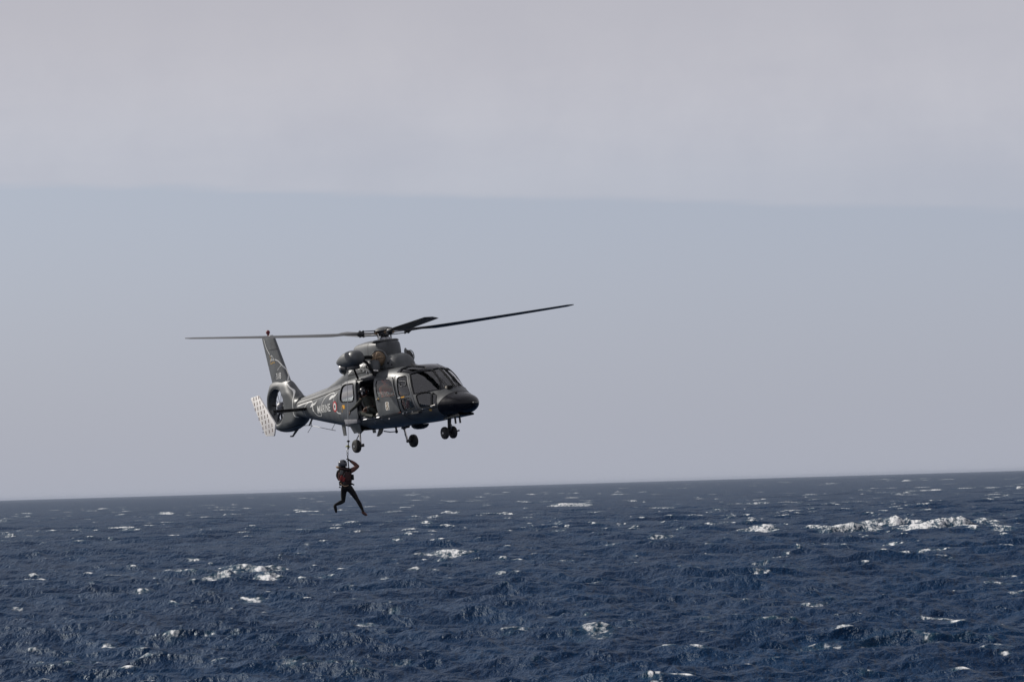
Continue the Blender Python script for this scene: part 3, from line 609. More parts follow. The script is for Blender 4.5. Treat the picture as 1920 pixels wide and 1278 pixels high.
# horizontal stabiliser with end plates
rows = []
for y in np.linspace(-1.5, 1.5, 9):
    xs = np.linspace(0, 1, 11); rows.append([(-4.42 - .46 * c, y, 1.53 + .05 * math.sqrt(max(0, 1 - (2 * abs(c - .35) / 1.3) ** 2))) for c in xs] + [(-4.42 - .46 * c, y, 1.53 - .05 * math.sqrt(max(0, 1 - (2 * abs(c - .35) / 1.3) ** 2))) for c in xs[::-1]])
MB().grid(rows, closed_v=True, cap=True).build('horizontal_stabiliser', M_BLACK, heli, sharp=60)
plate = [(-5.70, 2.04), (-5.18, 2.085), (-4.29, 1.15), (-4.45, .80), (-4.97, .835)]
for sd in (-1, 1):
    pm = MB().prism(fillet(plate, .03, 3), sd * 1.50, sd * 1.545).build('end_plate', M_WHITE, heli, bevel=.006)
    pm['label'] = 'white tail end plate with rows of dark ermine marks'
    ya = sd * 1.5478
    mkm = None
    for i in range(8):
        f = (i + .35) / 8; A = np.array([-5.70 + .73 * f, 2.04 - 1.205 * f]); Bp = np.array([-5.18 + (.89 if f < .8 else .85) * f, 2.085 - 1.18 * f])
        nn = 4 if i % 2 == 0 else 3
        for j in range(nn):
            g = (j + (.5 if nn == 3 else .12)) / (3 if nn == 3 else 3.3); cx, cz = A + (Bp - A) * g
            if cz < .87 or cx < -5.64: continue
            if mkm is None:
                mkm = MB().add([(a, 0, b) for a, b in [(-.007, .05), (.007, .05), (.012, .03), (.04, .024), (.014, .008), (.016, -.01), (.034, -.06), (0, -.045), (-.034, -.06), (-.016, -.01), (-.014, .008), (-.04, .024), (-.012, .03)]], [tuple(range(13))]).build('ermine_mark', M_ERMINE, pm)
                o = mkm
            else:
                o = mkm.copy(); COL.objects.link(o); o.parent = pm
            o.location = (cx, ya, cz)
MB().tube([(-4.93, -1.52, .97), (-5.2, -1.52, .96)], .010, 5).build('static_wick', M_DMETAL, heli)

# ---- rotor
rh = MB().lathe([(0, .30), (.015, .30), (.07, .25), (.11, .16), (.13, .06), (.132, .01)], (0, 0, 3.42), (0, 0, 1), 32).build('rotor_cap', M_PAINT, heli)
MB().lathe([(0, .16), (.10, .13), (.18, .12), (.22, .19), (.30, .19), (.32, .1)], (0, 0, 3.10), (0, 0, 1), 24).build('rotor_mast', M_DMETAL, heli)
R_BL = 5.80
AZ = [(72, 3.70, M_BLADE), (162, 3.82, M_BLADE_LIT), (252, 3.74, M_BLADE_LIT), (342, 3.36, M_BLADE)]
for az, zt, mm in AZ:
    a = math.radians(az); er = Vector((math.cos(a), math.sin(a), 0)); et = Vector((-math.sin(a), math.cos(a), 0))
    hz = lambda r: 3.375 + (zt - 3.375) * (max(0, r - .25) / (R_BL - .25)) ** 1.15
    pos = lambda r, t=0, z=0: er * r + et * t + Vector((0, 0, hz(r) + z))
    rows = []
    for r in [.72, .85, 1.0, 1.2, 1.4, 1.6] + list(np.linspace(1.9, R_BL - .25, 14)) + [R_BL - .12, R_BL - .03, R_BL]:
        ch = np.interp(r, [.7, 1.0, 1.65, R_BL - .25, R_BL - .12, R_BL], [.10, .12, .385, .385, .33, .16]); th = np.interp(r, [.7, 1.0, 1.65, 2.5, R_BL], [.10, .08, .05, .044, .026])
        pit = math.radians(np.interp(r, [.7, R_BL], [18, 10] if az != 72 else [13, 6])); sh = np.interp(r, [R_BL - .25, R_BL], [0, -.08]) - (ch - .385) * .1
        ring = []
        for c in list(np.linspace(0, 1, 9) ** 1.5) + list(np.linspace(1, 0, 9) ** 1.5):
            s_ = 1 if len(ring) < 9 else -1
            y_ = s_ * th * .5 * (math.sqrt(min(1, c / .28)) if c < .28 else 1 - .92 * ((c - .28) / .72))
            t0 = (.3 - c) * ch + sh; ring.append(tuple(pos(r) - et * (t0 * math.cos(pit)) + Vector((0, 0, t0 * math.sin(pit) + y_))))
        rows.append(ring)
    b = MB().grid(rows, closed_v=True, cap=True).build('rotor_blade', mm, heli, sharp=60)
    for dz in (-.07, .075):
        MB().add([tuple(pos(r, s_ * w_, dz + q)) for r, w_ in ((.14, .07), (.66, .06)) for s_ in (-1, 1) for q in (-.010, .010)], [(0, 1, 3, 2), (4, 6, 7, 5), (0, 4, 5, 1), (2, 3, 7, 6), (0, 2, 6, 4), (1, 5, 7, 3)]).build('sleeve_plate', M_DMETAL, b)
    cl = MB(); cl.tube([pos(.60), pos(.64), pos(.74), pos(.80)], [.06, .085, .085, .05], 10)
    for r in (.62, .72):
        for t in (-.05, .05): cl.tube([pos(r, t, -.10), pos(r, t, .10)], .018, 6)
    cl.build('blade_clamp', M_DMETAL, b); MB().tube([pos(.15), pos(.40), pos(.62)], [.035, .018, .018], 8).build('star_arm', M_METAL, b)
    MB().tube([pos(.22, .14, -.02), pos(.20, .16, -.16), pos(.20, .16, -.26)], .014, 6).build('pitch_link', M_STEEL, b)
    MB().ball(pos(.24, 0, 0), (.07, .07, .045), 10).build('elastomer_bearing', M_TAN, b)
MB().lathe([(0, .20), (.05, .20), (.07, .1)], (0, 0, 3.18), (0, 0, 1), 20).build('swashplate', M_METAL, heli)

# ---- landing gear
def wheel(parent, name, c, r, wd, side):
    ax = Vector((0, side, 0)); o = Vector(c) - ax * wd / 2
    wl = MB().lathe([(0.0, r * .55), (0, r * .80), (wd * .12, r * .94), (wd * .3, r), (wd * .7, r), (wd * .88, r * .94), (wd, r * .80), (wd, r * .55)], o, ax, 32).build(name, M_RUBBER, parent, sharp=40)
    MB().lathe([(wd * .9, r * .55), (wd + .004, r * .53), (wd - .02, r * .45), (wd - .03, r * .2), (wd + .01, r * .18), (wd + .012, .005)], o, ax, 24).build('rim', M_METAL, wl, sharp=30)
    for k in range(6):
        an = k * math.pi / 3; MB().lathe([(wd - .032, .02), (wd - .02, .018)], o + Vector((math.cos(an) * r * .33, 0, math.sin(an) * r * .33)), ax, 8).build('rim_hole', M_SEAL, wl)
for sd in (-1, 1):
    st = MB().tube([(-.74, sd * .70, .92), (-.70, sd * .76, .55)], .055, 10).build('main_gear_strut', M_GREYPLATE, heli)
    MB().tube([(-.70, sd * .76, .56), (-.66, sd * .79, .26), (-.64, sd * .80, .16)], [.032, .032, .04], 10).build('oleo_piston', M_STEEL, st)
    MB().tube([(-.70, sd * .77, .54), (-.80, sd * .82, .40), (-.66, sd * .80, .22)], .016, 6).build('torque_link', M_DMETAL, st)
    MB().tube([(-.70, sd * .74, .56), (-.55, sd * .70, .64), (-.35, sd * .62, .70)], .022, 6).build('drag_brace', M_DMETAL, st)
    MB().tube([(-.62, sd * .74, .19), (-.60, sd * 1.0, .19)], .03, 8).build('axle', M_DMETAL, st)
    MB().box((-.56, sd * .78, .20), (.10, .06, .09)).build('brake_unit', M_DMETAL, st, bevel=.01)
    wheel(heli, 'main_wheel', (-.60, sd * .965, .19), .19, .155, sd)
    dr = [(-1.02, .85), (-.42, .83), (-.50, .58), (-.93, .57)]
    vs = [(x, sd * (.80 + (z - .57) * .35) + q, z) for q in (-.012, .012) for x, z in dr]
    MB().add(vs, [(0, 1, 2, 3), (7, 6, 5, 4)] + [(i, i + 4, (i + 1) % 4 + 4, (i + 1) % 4) for i in range(4)]).build('gear_door', M_PAINT2, heli)
    if sd < 0:
        bx_ = MB(); vs = []
        for q, y in ((0, -.90), (1, -1.03)): vs += [(-1.06, y, 1.0), (-.30, y, .955), (-.31, y, .845), (-1.0, y, .85)]
        bx_.add(vs, [(0, 1, 2, 3), (7, 6, 5, 4)] + [(i, i + 4, (i + 1) % 4 + 4, (i + 1) % 4) for i in range(4)]); bx_.build('boarding_step', M_GREYPLATE, heli, bevel=.01)
MB().box((-.70, 0, .66), (.62, 1.5, .06)).build('gear_bay', M_SEAL, heli)
ns = MB().tube([(3.08, 0, .74), (3.02, 0, .45), (2.97, 0, .26)], [.06, .05, .04], 10).build('nose_gear_strut', M_DMETAL, heli)
MB().tube([(3.08, 0, .52), (3.16, 0, .42), (3.02, 0, .30)], .018, 6).build('torque_link', M_METAL, ns); MB().tube([(2.96, -.2, .26), (2.96, .2, .26)], .025, 8).build('axle', M_DMETAL, ns)
MB().tube([(3.0, .20, .27), (3.05, .30, .29)], [.02, .028], 6).build('tow_lug', M_DMETAL, ns)
for sd in (-1, 1): wheel(heli, 'nose_wheel', (2.96, sd * .135, .255), .175, .12, sd)

# ---- belly and other fittings
MB().prism(fillet([(3.10, .70), (3.95, .735), (4.0, .70), (3.98, .665), (3.15, .635)], .015, 2), -.24, .24).build('radar_base_plate', M_BLACK, heli)
sb = MB().lathe([(0, .26), (.05, .25), (.10, .20), (.135, .10), (.14, .01)], (1.45, 0, .60), (0, 0, -1), 28).build('belly_dome', M_BLACK, heli); MB().ball((1.44, -.15, .515), (.085, .06, .04), 12).build('landing_lamp', M_LENS, sb)
MB().prism([(-.62, .63), (-.86, .63), (-1.02, .43), (-.92, .42), (-.72, .50)], -.015, .015).build('belly_blade_antenna', M_DMETAL, heli)
ch = MB().tube([(.10, 0, .62), (.11, 0, .50)], .03, 8).build('cargo_hook', M_DMETAL, heli); MB().ball((.11, 0, .49), (.06, .04, .055), 10).build('hook_body', M_DMETAL, ch); MB().tube([(.1, 0, .49), (-.25, 0, .50), (-.60, 0, .55)], .018, 6).build('hook_arm', M_METAL, ch)
MB().prism([(-2.15, .95), (-1.94, .93), (-1.93, .555), (-2.08, .56)], -.515, -.49).build('ventral_strake', M_PAINT2, heli); MB().prism([(-2.15, .95), (-1.94, .93), (-1.93, .555), (-2.08, .56)], .49, .515).build('ventral_strake', M_PAINT2, heli)
for x in (3.36, 3.60): MB().tube([(x, 0, .70), (x + .01, 0, .48)], .028, 8).build('rod_antenna', M_DMETAL, heli)
MB().tube([(-5.75, 0, 1.0), (-5.95, 0, .88), (-6.10, 0, .79), (-6.25, 0, .795)], [.045, .035, .028, .022], 8).build('tail_bumper', M_DMETAL, heli)
MB().prism([(-4.70, 1.26), (-4.80, 1.26), (-5.05, 1.03), (-4.97, 1.03)], -.012, .012).build('wire_post', M_DMETAL, heli); MB().tube([(-4.83, 0, 1.25), (-4.87, 0, 1.0), (-5.14, 0, .83)], .008, 5).build('whip_antenna', M_DMETAL, heli)
MB().tube([(-5.42, 0, 1.06), (-5.1, 0, 1.05), (-4.99, 0, 1.045), (-3.66, 0, .81), (-3.42, 0, .77)], .009, 5).build('wire_antenna', M_DMETAL, heli); MB().tube([(-3.36, 0, 1.02), (-3.66, 0, .81)], .010, 5).build('wire_strut', M_METAL, heli)
for x in (-2.3, -2.6, -3.0): MB().box((x, 0, float(BODYL.par(x)[1]) - .01), (.14, .08, .03)).build('belly_lug', M_DMETAL, heli)
slp = MB().box((3.47, -.17, 1.50), (.20, .16, .10)).build('searchlight', M_SEAL, heli, bevel=.015); MB().lathe([(0, .045), (.01, .04), (.018, .01)], (3.47, -.25, 1.50), (.3, -1, 0), 14).build('searchlight_lens', M_LENS, slp)
MB().ball((3.80, -.16, 1.325), (.05, .035, .02), 10).build('nose_plug', M_SEAL, heli)
for sd in (-1, 1):
    Pw = [BODYL.pt(np.array(x), BODYL.tyz(x, sd * y, z)) + np.array([.03, 0, .025]) for x, y, z in ((3.50, .20, 1.50), (3.32, .22, 1.64), (3.12, .23, 1.80))]
    MB().tube(Pw, .009, 5).build('windscreen_wiper', M_SEAL, heli)
MB().prism([(1.35, 2.36), (1.62, 2.30), (1.75, 2.27), (1.35, 2.27)], -.03, .03).build('roof_aerial', M_DMETAL, heli)

# ---- cabin interior
it = MB(); it.box((.95, 0, .90), (3.9, 1.78, .05)); it.build('cabin_floor', M_LINER, heli)
MB().box((-1.5, 0, 1.45), (.05, 1.5, 1.2)).build('rear_bulkhead', M_LINER, heli)
cp = MB().prism([(2.70, 1.0), (3.02, 1.0), (3.12, 1.34), (3.02, 1.44), (2.85, 1.43)], -.44, .44).build('instrument_panel', M_SEAL, heli, bevel=.02)
for sd in (-1, 1):
    s_ = MB(); s_.box((2.08, sd * .40, 1.18), (.46, .46, .12)); s_.box((1.84, sd * .40, 1.55), (.12, .46, .72)); s_.box((1.83, sd * .40, 1.98), (.09, .26, .18)); s_.box((2.05, sd * .4, 1.02), (.36, .36, .22)); s_.build('pilot_seat', M_SEAT, heli, bevel=.03)
s_ = MB(); s_.box((.30, .15, 1.20), (.45, 1.1, .10)); s_.box((.10, .15, 1.45), (.08, 1.1, .5)); s_.build('cabin_bench', M_SEAT, heli, bevel=.03)

# ---- hoist
hp = Loft(np.array([[-.72, 2.665, 2.635, .02, 2.65, 2, 2], [-.66, 2.70, 2.58, .07, 2.64, 2, 2], [-.5, 2.78, 2.52, .14, 2.64, 2, 2], [-.25, 2.86, 2.47, .205, 2.65, 2.1, 2], [0, 2.905, 2.45, .24, 2.66, 2.2, 2.1], [.25, 2.92, 2.45, .25, 2.67, 2.3, 2.2], [.42, 2.90, 2.47, .235, 2.67, 2.3, 2.2], [.52, 2.85, 2.51, .19, 2.67, 2.2, 2.1], [.58, 2.77, 2.58, .11, 2.67, 2, 2], [.595, 2.70, 2.64, .03, 2.67, 2, 2]]))
hp_o = full(hp, 'hoist_pod', M_PAINT, heli, 40, 36)
for v in hp_o.data.vertices: v.co.y -= 1.25
hb = MB(); hb.box((.18, -1.25, 2.42), (.42, .20, .10)); hb.lathe([(0, .07), (.10, .06)], (-.2, -1.25, 2.50), (0, 0, -1), 14); hb.build('hoist_drum_housing', M_DMETAL, hp_o, bevel=.01)
MB().tube([(.05, -1.20, 2.50), (.03, -1.12, 2.3), (-.02, -1.02, 2.10)], .030, 8).build('hoist_strut', M_SEAL, hp_o)
MB().tube([(.40, -1.12, 2.66), (.55, -1.0, 2.50), (.62, -.92, 2.30), (.68, -.86, 2.12)], .045, 8).build('hoist_arm', M_SEAL, hp_o)
MB().tube([(.35, -1.15, 2.66), (.36, -.9, 2.68), (.37, -.6, 2.66)], .055, 8).build('hoist_beam', M_SEAL, hp_o)
MB().tube([(.30, -1.2, 2.44), (.40, -1.1, 2.40), (.5, -.98, 2.38), (.62, -.9, 2.2)], .012, 6).build('hoist_hose', M_SEAL, hp_o)
WHITECAPS=[(55.3, 472.0, 3.75, 2.3, 1.0, 1),
(67.5, 517.2, 3.15, 1.35, 0.95, 1),
(65.2, 464.8, 3.48, 1.22, 0.9, 1),
(74.4, 482.6, 3.39, 1.63, 0.9, 1),
(40.6, 478.0, 3.58, 1.52, 1, 1),
(48.6, 603.5, 5.08, 0.45, 0.6, 0),
(42.3, 579.3, 2.17, 0.65, 0.8, 0),
(-9.8, 368.0, 3.27, 1.03, 1, 1),
(-32.1, 302.6, 1.7, 0.79, 0.85, 1),
(-34.8, 343.0, 3.53, 0.26, 0.8, 1),
(-26.3, 297.5, 1.45, 1.0, 1, 1),
(-22.4, 238.2, 1.0, 0.67, 0.95, 1),
(4.4, 174.9, 1.39, 0.72, 0.8, 1),
(-0.5, 178.7, 1.03, 0.4, 0.75, 1),
(-10.0, 188.9, 0.74, 0.32, 0.85, 1),
(6.1, 134.4, 0.5, 0.38, 1, 1),
(-11.5, 153.1, 1.36, 0.51, 0.66, 0),
(16.8, 153.0, 2.71, 0.69, 0.55, 0),
(48.2, 934.1, 5.25, 1.57, 0.7, 0),
(21.9, 1104.5, 10.34, 1.86, 0.8, 1),
(-2.4, 870.1, 2.12, 0.98, 1, 1),
(-21.8, 958.8, 3.23, 1.08, 0.9, 1),
(-24.4, 855.1, 2.08, 0.96, 0.9, 1),
(-22.9, 720.7, 2.29, 0.81, 0.9, 1),
(84.8, 1005.1, 6.21, 1.13, 0.7, 0),
(22.3, 442.4, 1.66, 0.91, 0.75, 1),
(12.9, 408.4, 1.07, 0.53, 0.8, 0),
(6.6, 257.4, 0.87, 0.19, 0.7, 0),
(20.5, 199.6, 0.84, 0.19, 0.8, 0),
(48.8, 335.2, 1.82, 0.44, 0.75, 0),
(48.0, 363.2, 1.09, 0.48, 0.85, 1),
(40.5, 375.4, 1.26, 0.35, 0.75, 0),
(-162.6, 1317.8, 3.7, 1.48, 0.9, 1),
(-103.0, 748.5, 3.92, 0.84, 0.8, 0),
(-115.5, 771.2, 2.17, 0.87, 0.7, 0),
(-123.6, 694.8, 1.69, 0.91, 0.85, 1),
(-91.9, 1255.4, 3.29, 1.41, 0.85, 0),
(-74.0, 1056.0, 2.97, 0.99, 0.8, 0),
(-35.3, 475.9, 0.45, 0.53, 1, 1),
(-44.0, 387.4, 0.94, 0.51, 0.85, 1),
(-24.9, 171.4, 0.51, 0.22, 0.9, 1),
(-23.0, 188.0, 0.67, 0.32, 0.8, 1),
(-40.9, 233.0, 0.48, 0.35, 0.85, 1),
(-20.6, 295.8, 1.16, 0.33, 0.8, 0),
(-41.3, 344.0, 0.64, 0.39, 0.8, 0),
(-20.3, 185.7, 0.42, 0.21, 0.7, 0),
(-18.5, 183.3, 0.24, 0.21, 0.8, 0),
(-13.8, 191.1, 0.25, 0.18, 0.7, 0),
(204.6, 1416.3, 9.28, 1.33, 0.85, 0),
(134.2, 1068.2, 5.2, 1.0, 0.7, 0),
(304.9, 2797.9, 12.05, 2.1, 0.8, 0),
(437.5, 3192.0, 5.38, 3.59, 0.9, 1),
(99.4, 698.5, 1.44, 0.78, 0.9, 0),
(77.0, 447.7, 1.59, 0.5, 0.85, 0),
(250.1, 1415.6, 1.86, 2.39, 0.8, 1),
(175.1, 1017.8, 1.71, 0.95, 0.8, 0),
(-24.2, 7176.5, 8.06, 5.38, 0.9, 0),
(31.2, 3040.0, 6.26, 2.28, 0.9, 0),
(-27.6, 1873.0, 2.81, 1.05, 0.8, 0),
(39.4, 1807.1, 2.37, 1.35, 0.9, 0),
(-13.5, 285.7, 0.69, 0.37, 0.8, 1),
(-9.6, 214.7, 0.48, 0.2, 0.7, 0),
(-13.6, 234.8, 1.1, 0.35, 0.55, 0),
(2.0, 192.8, 0.54, 0.18, 0.7, 0),
(4.4, 195.0, 0.55, 0.22, 0.6, 0),
(12.1, 187.2, 0.59, 0.17, 0.6, 0),
(23.0, 268.7, 0.75, 0.35, 0.7, 1),
(25.9, 305.5, 0.97, 0.29, 0.7, 0),
(36.0, 367.6, 0.41, 0.41, 0.9, 1),
(32.0, 343.4, 0.58, 0.39, 0.8, 0),
(62.1, 402.9, 1.51, 0.38, 0.5, 0),
(89.2, 541.6, 1.52, 0.41, 0.6, 0),
(22.1, 233.7, 0.44, 0.22, 0.4, 0),
(-6.2, 144.9, 0.68, 0.27, 0.5, 0),
(-8.6, 140.6, 0.52, 0.26, 0.5, 0),
(16.1, 131.0, 0.49, 0.2, 0.5, 0),
(24.8, 147.3, 1.1, 0.44, 0.5, 0),
(24.0, 156.0, 0.87, 0.35, 0.4, 0),
(-20.5, 150.8, 0.42, 0.23, 0.4, 0),
(11.0, 171.2, 0.64, 0.32, 0.5, 0),
(3.2, 1524.7, 2.85, 1.14, 0.8, 0),
(23.4, 568.8, 1.06, 0.43, 0.6, 0),
(30.7, 538.7, 1.21, 0.5, 0.7, 0),
(23.8, 454.8, 1.28, 0.51, 0.7, 0),
(-21.4, 507.3, 1.04, 0.47, 0.8, 0),
(-14.5, 496.6, 1.21, 0.46, 0.7, 0),
(7.6, 544.5, 1.12, 0.41, 0.7, 0),
(17.6, 635.1, 1.43, 0.59, 0.9, 0),
(91.0, 1445.5, 1.89, 1.35, 0.8, 0),
(80.0, 1115.2, 1.25, 0.63, 0.8, 0),
(54.9, 791.8, 2.22, 0.44, 0.6, 0),
(125.0, 1233.5, 1.39, 0.92, 0.8, 0),
(147.9, 1545.0, 3.76, 1.16, 0.7, 0),
(179.8, 1389.1, 3.9, 1.3, 0.7, 0)]

# ------------------------------------------------------------------ people
def remeshed(mb, name, mats, region, parent, base, voxel=.009):
    o = mb.build(name, mats, None, base=base)
    r = o.modifiers.new('r', 'REMESH'); r.mode = 'VOXEL'; r.voxel_size = voxel
    s = o.modifiers.new('s', 'SMOOTH'); s.factor = .5; s.iterations = 4
    bpy.context.view_layer.update(); me = bpy.data.meshes.new_from_object(o.evaluated_get(bpy.context.evaluated_depsgraph_get()))
    o.modifiers.clear(); o.data = me; me.materials.clear()
    for m in mats: me.materials.append(m)
    if region:
        mi = [region(*(c + b for c, b in zip(p.center, base))) for p in me.polygons]; me.polygons.foreach_set('material_index', mi)
    me.polygons.foreach_set('use_smooth', [True] * len(me.polygons)); me.update(); o.parent = parent; return o
def limb(mb, pts, rad):
    mb.tube(spline(pts, 5), np.interp(np.linspace(0, 1, (len(pts) - 1) * 5 + 1), np.linspace(0, 1, len(pts)), rad), 12)
    for p, r in zip(pts, rad): mb.ball(p, r, 12)
def hand(mb, wrist, d, nrm, curl=.5, thumb=1):
    d = Vector(d).normalized(); nrm = Vector(nrm); nrm = (nrm - d * nrm.dot(d)).normalized(); s = d.cross(nrm); w_ = Vector(wrist)
    for k in range(4): mb.tube([w_ + s * (k - 1.5) * .012, w_ + d * .09 + s * (k - 1.5) * .021], [.020, .013], 8)
    for k, ln in enumerate((.066, .078, .073, .056)):
        p = w_ + d * .088 + s * (k - 1.5) * .021; a = curl * .6; pts = [p]
        for f in (.45, .32, .23):
            p = p + (d * math.cos(a) + nrm * math.sin(a)) * ln * f; pts.append(p); a += curl
        mb.tube(pts, [.0105, .010, .009, .0075], 8); mb.ball(pts[-1], .008, 8)
    t = w_ + d * .03 + s * (.034 * thumb); t1 = t + (d * .5 + s * .6 * thumb + nrm * .4).normalized() * .042; t2 = t1 + (d * .75 + nrm * .6).normalized() * .034
    mb.tube([w_ + d * .015, t, t1, t2], [.016, .014, .011, .009], 8); mb.ball(t2, .009, 8)
def headface(mb, c, fwd, up, r=.098):
    f = Vector(fwd).normalized(); u = Vector(up); u = (u - f * u.dot(f)).normalized(); s = f.cross(u); c = Vector(c); R3 = Matrix((f, s, u)).transposed()
    mb.ball(c + u * .02, (r * 1.02, r * .80, r * 1.1), 16, rot=R3); mb.ball(c + f * .025 - u * .055, (r * .72, r * .62, r * .62), 14, rot=R3)
    mb.tube([c + f * .088 + u * .015, c + f * .112 - u * .022, c + f * .09 - u * .03], [.009, .015, .010], 8)
    for q in (-1, 1): mb.ball(c + s * (q * r * .80) - u * .005, (.02, .012, .03), 8, rot=R3); mb.ball(c + f * .088 + s * q * .033 + u * .022, (.006, .013, .006), 8, rot=R3)
    mb.tube([c + f * .088 + s * .022 - u * .062, c + f * .097 - u * .060, c + f * .088 - s * .022 - u * .062], .007, 6)
    return f, s, u
near = lambda p, q, r: (p[0] - q[0]) ** 2 + (p[1] - q[1]) ** 2 + (p[2] - q[2]) ** 2 < r * r

# rescue diver on the cable (x right, y away from the viewer, z up; origin at the gripping hand)
GRIP = Matrix(((0.999575, 0, 0.029154, -4.79076), (0.001468, .998731, -0.050334, 81.83036), (-0.029117, 0.050355, 0.998307, 0.84995 + CAM_H), (0, 0, 0, 1)))
dbase = (.10, 0, -1.60)
diver = thing('person', 'rescue diver in black wetsuit and red vest hanging from the cable with one arm raised', 'person', GRIP @ Matrix.Translation(dbase))
mb = MB()
limb(mb, [(-.067, .0, -.80), (-.072, .0, -.66), (-.10, 0, -.45), (-.115, -.005, -.33)], [.125, .118, .145, .12]); mb.ball((-.01, 0, -.80), .10, 12); mb.ball((-.125, 0, -.81), .10, 12)
limb(mb, [(.055, 0, -.315), (-.11, 0, -.30), (-.275, 0, -.345)], [.066, .085, .066]); limb(mb, [(-.115, .0, -.30), (-.15, .01, -.19)], [.062, .055])
limb(mb, [(.065, 0, -.315), (.155, 0, -.265), (.252, .0, -.19)], [.075, .070, .056]); limb(mb, [(.252, 0, -.19), (.16, .01, -.11), (.05, .01, -.035)], [.056, .055, .036])
limb(mb, [(-.285, 0, -.35), (-.32, .10, -.46), (-.29, .20, -.57)], [.065, .055, .045]); limb(mb, [(-.29, .20, -.57), (-.20, .24, -.50), (-.11, .25, -.44)], [.045, .042, .028])
limb(mb, [(-.135, .0, -.83), (-.155, .06, -1.01), (-.165, .09, -1.195)], [.095, .080, .058]); limb(mb, [(-.165, .09, -1.195), (-.25, -.01, -1.235), (-.373, -.14, -1.285)], [.058, .060, .036])
limb(mb, [(-.373, -.14, -1.285), (-.385, -.17, -1.32), (-.365, -.16, -1.42), (-.352, -.15, -1.49)], [.038, .048, .045, .030])
limb(mb, [(.02, 0, -.82), (.13, .01, -.97), (.235, .01, -1.135)], [.100, .084, .060]); limb(mb, [(.235, .01, -1.135), (.315, -.01, -1.27), (.405, -.03, -1.455)], [.060, .060, .036])
limb(mb, [(.405, -.03, -1.455), (.415, -.04, -1.51), (.46, .05, -1.56), (.505, .10, -1.59)], [.038, .048, .045, .030])
hand(mb, (.045, .01, -.03), (-.8, .05, .55), (-.5, .3, -.8), .85); hand(mb, (-.11, .25, -.44), (.8, .1, .45), (.3, -.2, -.8), .8, -1)
headface(mb, (-.175, .03, -.125), (-.35, 1, .05), (-.05, 0, 1))
def reg(x, y, z):
    if near((x, y, z), (-.175, .05, -.125), .15) and z > -.24: return 1 if y > .05 else 0
    if x > .075 and z > -.36 and x < .40: return 2
    if z < -1.47 and x > .38: return 2 if z < -1.5 else 0
    return 0
remeshed(mb, 'body', [M_SUIT, M_SKIN, M_SLEEVE], reg, diver, dbase)
hm = MB().lathe([(-.075, .118), (-.03, .130), (.03, .128), (.07, .108), (.105, .065), (.118, .01)], (-.178, .02, -.115), (-.10, -.05, 1), 20).build('helmet', M_HELMET, diver, base=dbase)
MB().tube([(-.178 + .131 * math.cos(a), .02 + .131 * math.sin(a), -.185 + .008 * math.cos(a)) for a in np.linspace(0, 6.28, 25)[:-1]], .011, 6, closed=True).build('helmet_rim', M_SUIT, hm, base=dbase)
MB().tube([(-.12 + .165 * math.cos(a), .01 + .115 * math.sin(a), -.265 - .03 * math.cos(a)) for a in np.linspace(0, 6.28, 25)[:-1]], .042, 10, closed=True, flat=.8).build('vest_collar', M_VEST, diver, base=dbase)
cf_ = MB(); cf_.ball((-.29, -.02, -.225), (.085, .07, .038), 14, rot=Matrix.Rotation(.3, 3, 'Y')); cf_.build('collar_float', M_TAN, diver, base=dbase)
vt = MB(); pts = spline([(-.10, 0, -.36), (-.095, 0, -.48), (-.08, 0, -.60), (-.075, 0, -.69)], 4)
rws = []
for i, p in enumerate(pts):
    f = i / (len(pts) - 1); rx = np.interp(f, [0, .35, 1], [.178, .190, .150]); ry = np.interp(f, [0, .35, 1], [.14, .165, .140])
    rws.append([(p[0] + rx * math.cos(a), p[1] + ry * math.sin(a), p[2] + .012 * math.sin(5 * a + i)) for a in np.linspace(0, 2 * math.pi, 29)[:-1]])
vest = vt.grid(rws, closed_v=True, cap=True).build('vest', M_VEST, diver, base=dbase)
def bx(name, m, c, d, ry=0., rx=0.): return MB().box(c, d, rot=Matrix.Rotation(ry, 3, 'Y') @ Matrix.Rotation(rx, 3, 'X')).build(name, m, diver, base=dbase, bevel=min(d) * .25)
bx('red_pouch', M_REDCLOTH, (-.205, -.155, -.52), (.075, .06, .17), .35); bx('red_pouch', M_REDCLOTH, (-.135, -.175, -.56), (.075, .06, .13), .3); bx('side_panel', M_SLEEVE, (-.275, -.05, -.47), (.05, .16, .22), .08)
bx('back_pad', M_STRAP, (-.20, -.15, -.36), (.09, .05, .13), .2); bx('back_panel', M_VEST, (-.02, -.15, -.47), (.17, .06, .26), -.05); bx('side_pouch', M_SUIT, (.115, -.04, -.50), (.07, .12, .16), -.1); bx('side_pouch', M_SUIT, (-.245, -.02, -.68), (.06, .10, .13), -.1)
bx('waist_buckle', M_SUIT, (.12, -.06, -.70), (.10, .035, .04), .5); bx('waist_buckle', M_SUIT, (-.25, -.06, -.785), (.05, .04, .04), .4)
for st in ([(-.06, -.135, -.33), (-.14, -.185, -.46), (-.10, -.165, -.66)], [(-.25, -.12, -.42), (-.16, -.17, -.60), (-.12, -.14, -.72)]): MB().tube(spline(st, 5), .016, 6, flat=.5).build('harness_strap', M_STRAP, diver, base=dbase)
MB().tube(spline([(-.23, -.10, -.66), (-.19, -.145, -.71), (-.10, -.15, -.75), (0, -.14, -.72)], 5), .018, 6, flat=.6).build('harness_strap', M_TAN, diver, base=dbase)
MB().tube([(-.075 + .155 * math.cos(a), .145 * math.sin(a), -.715 + .01 * math.cos(a)) for a in np.linspace(0, 6.28, 25)[:-1]], .022, 6, closed=True).build('waist_belt', M_SUIT, diver, base=dbase)

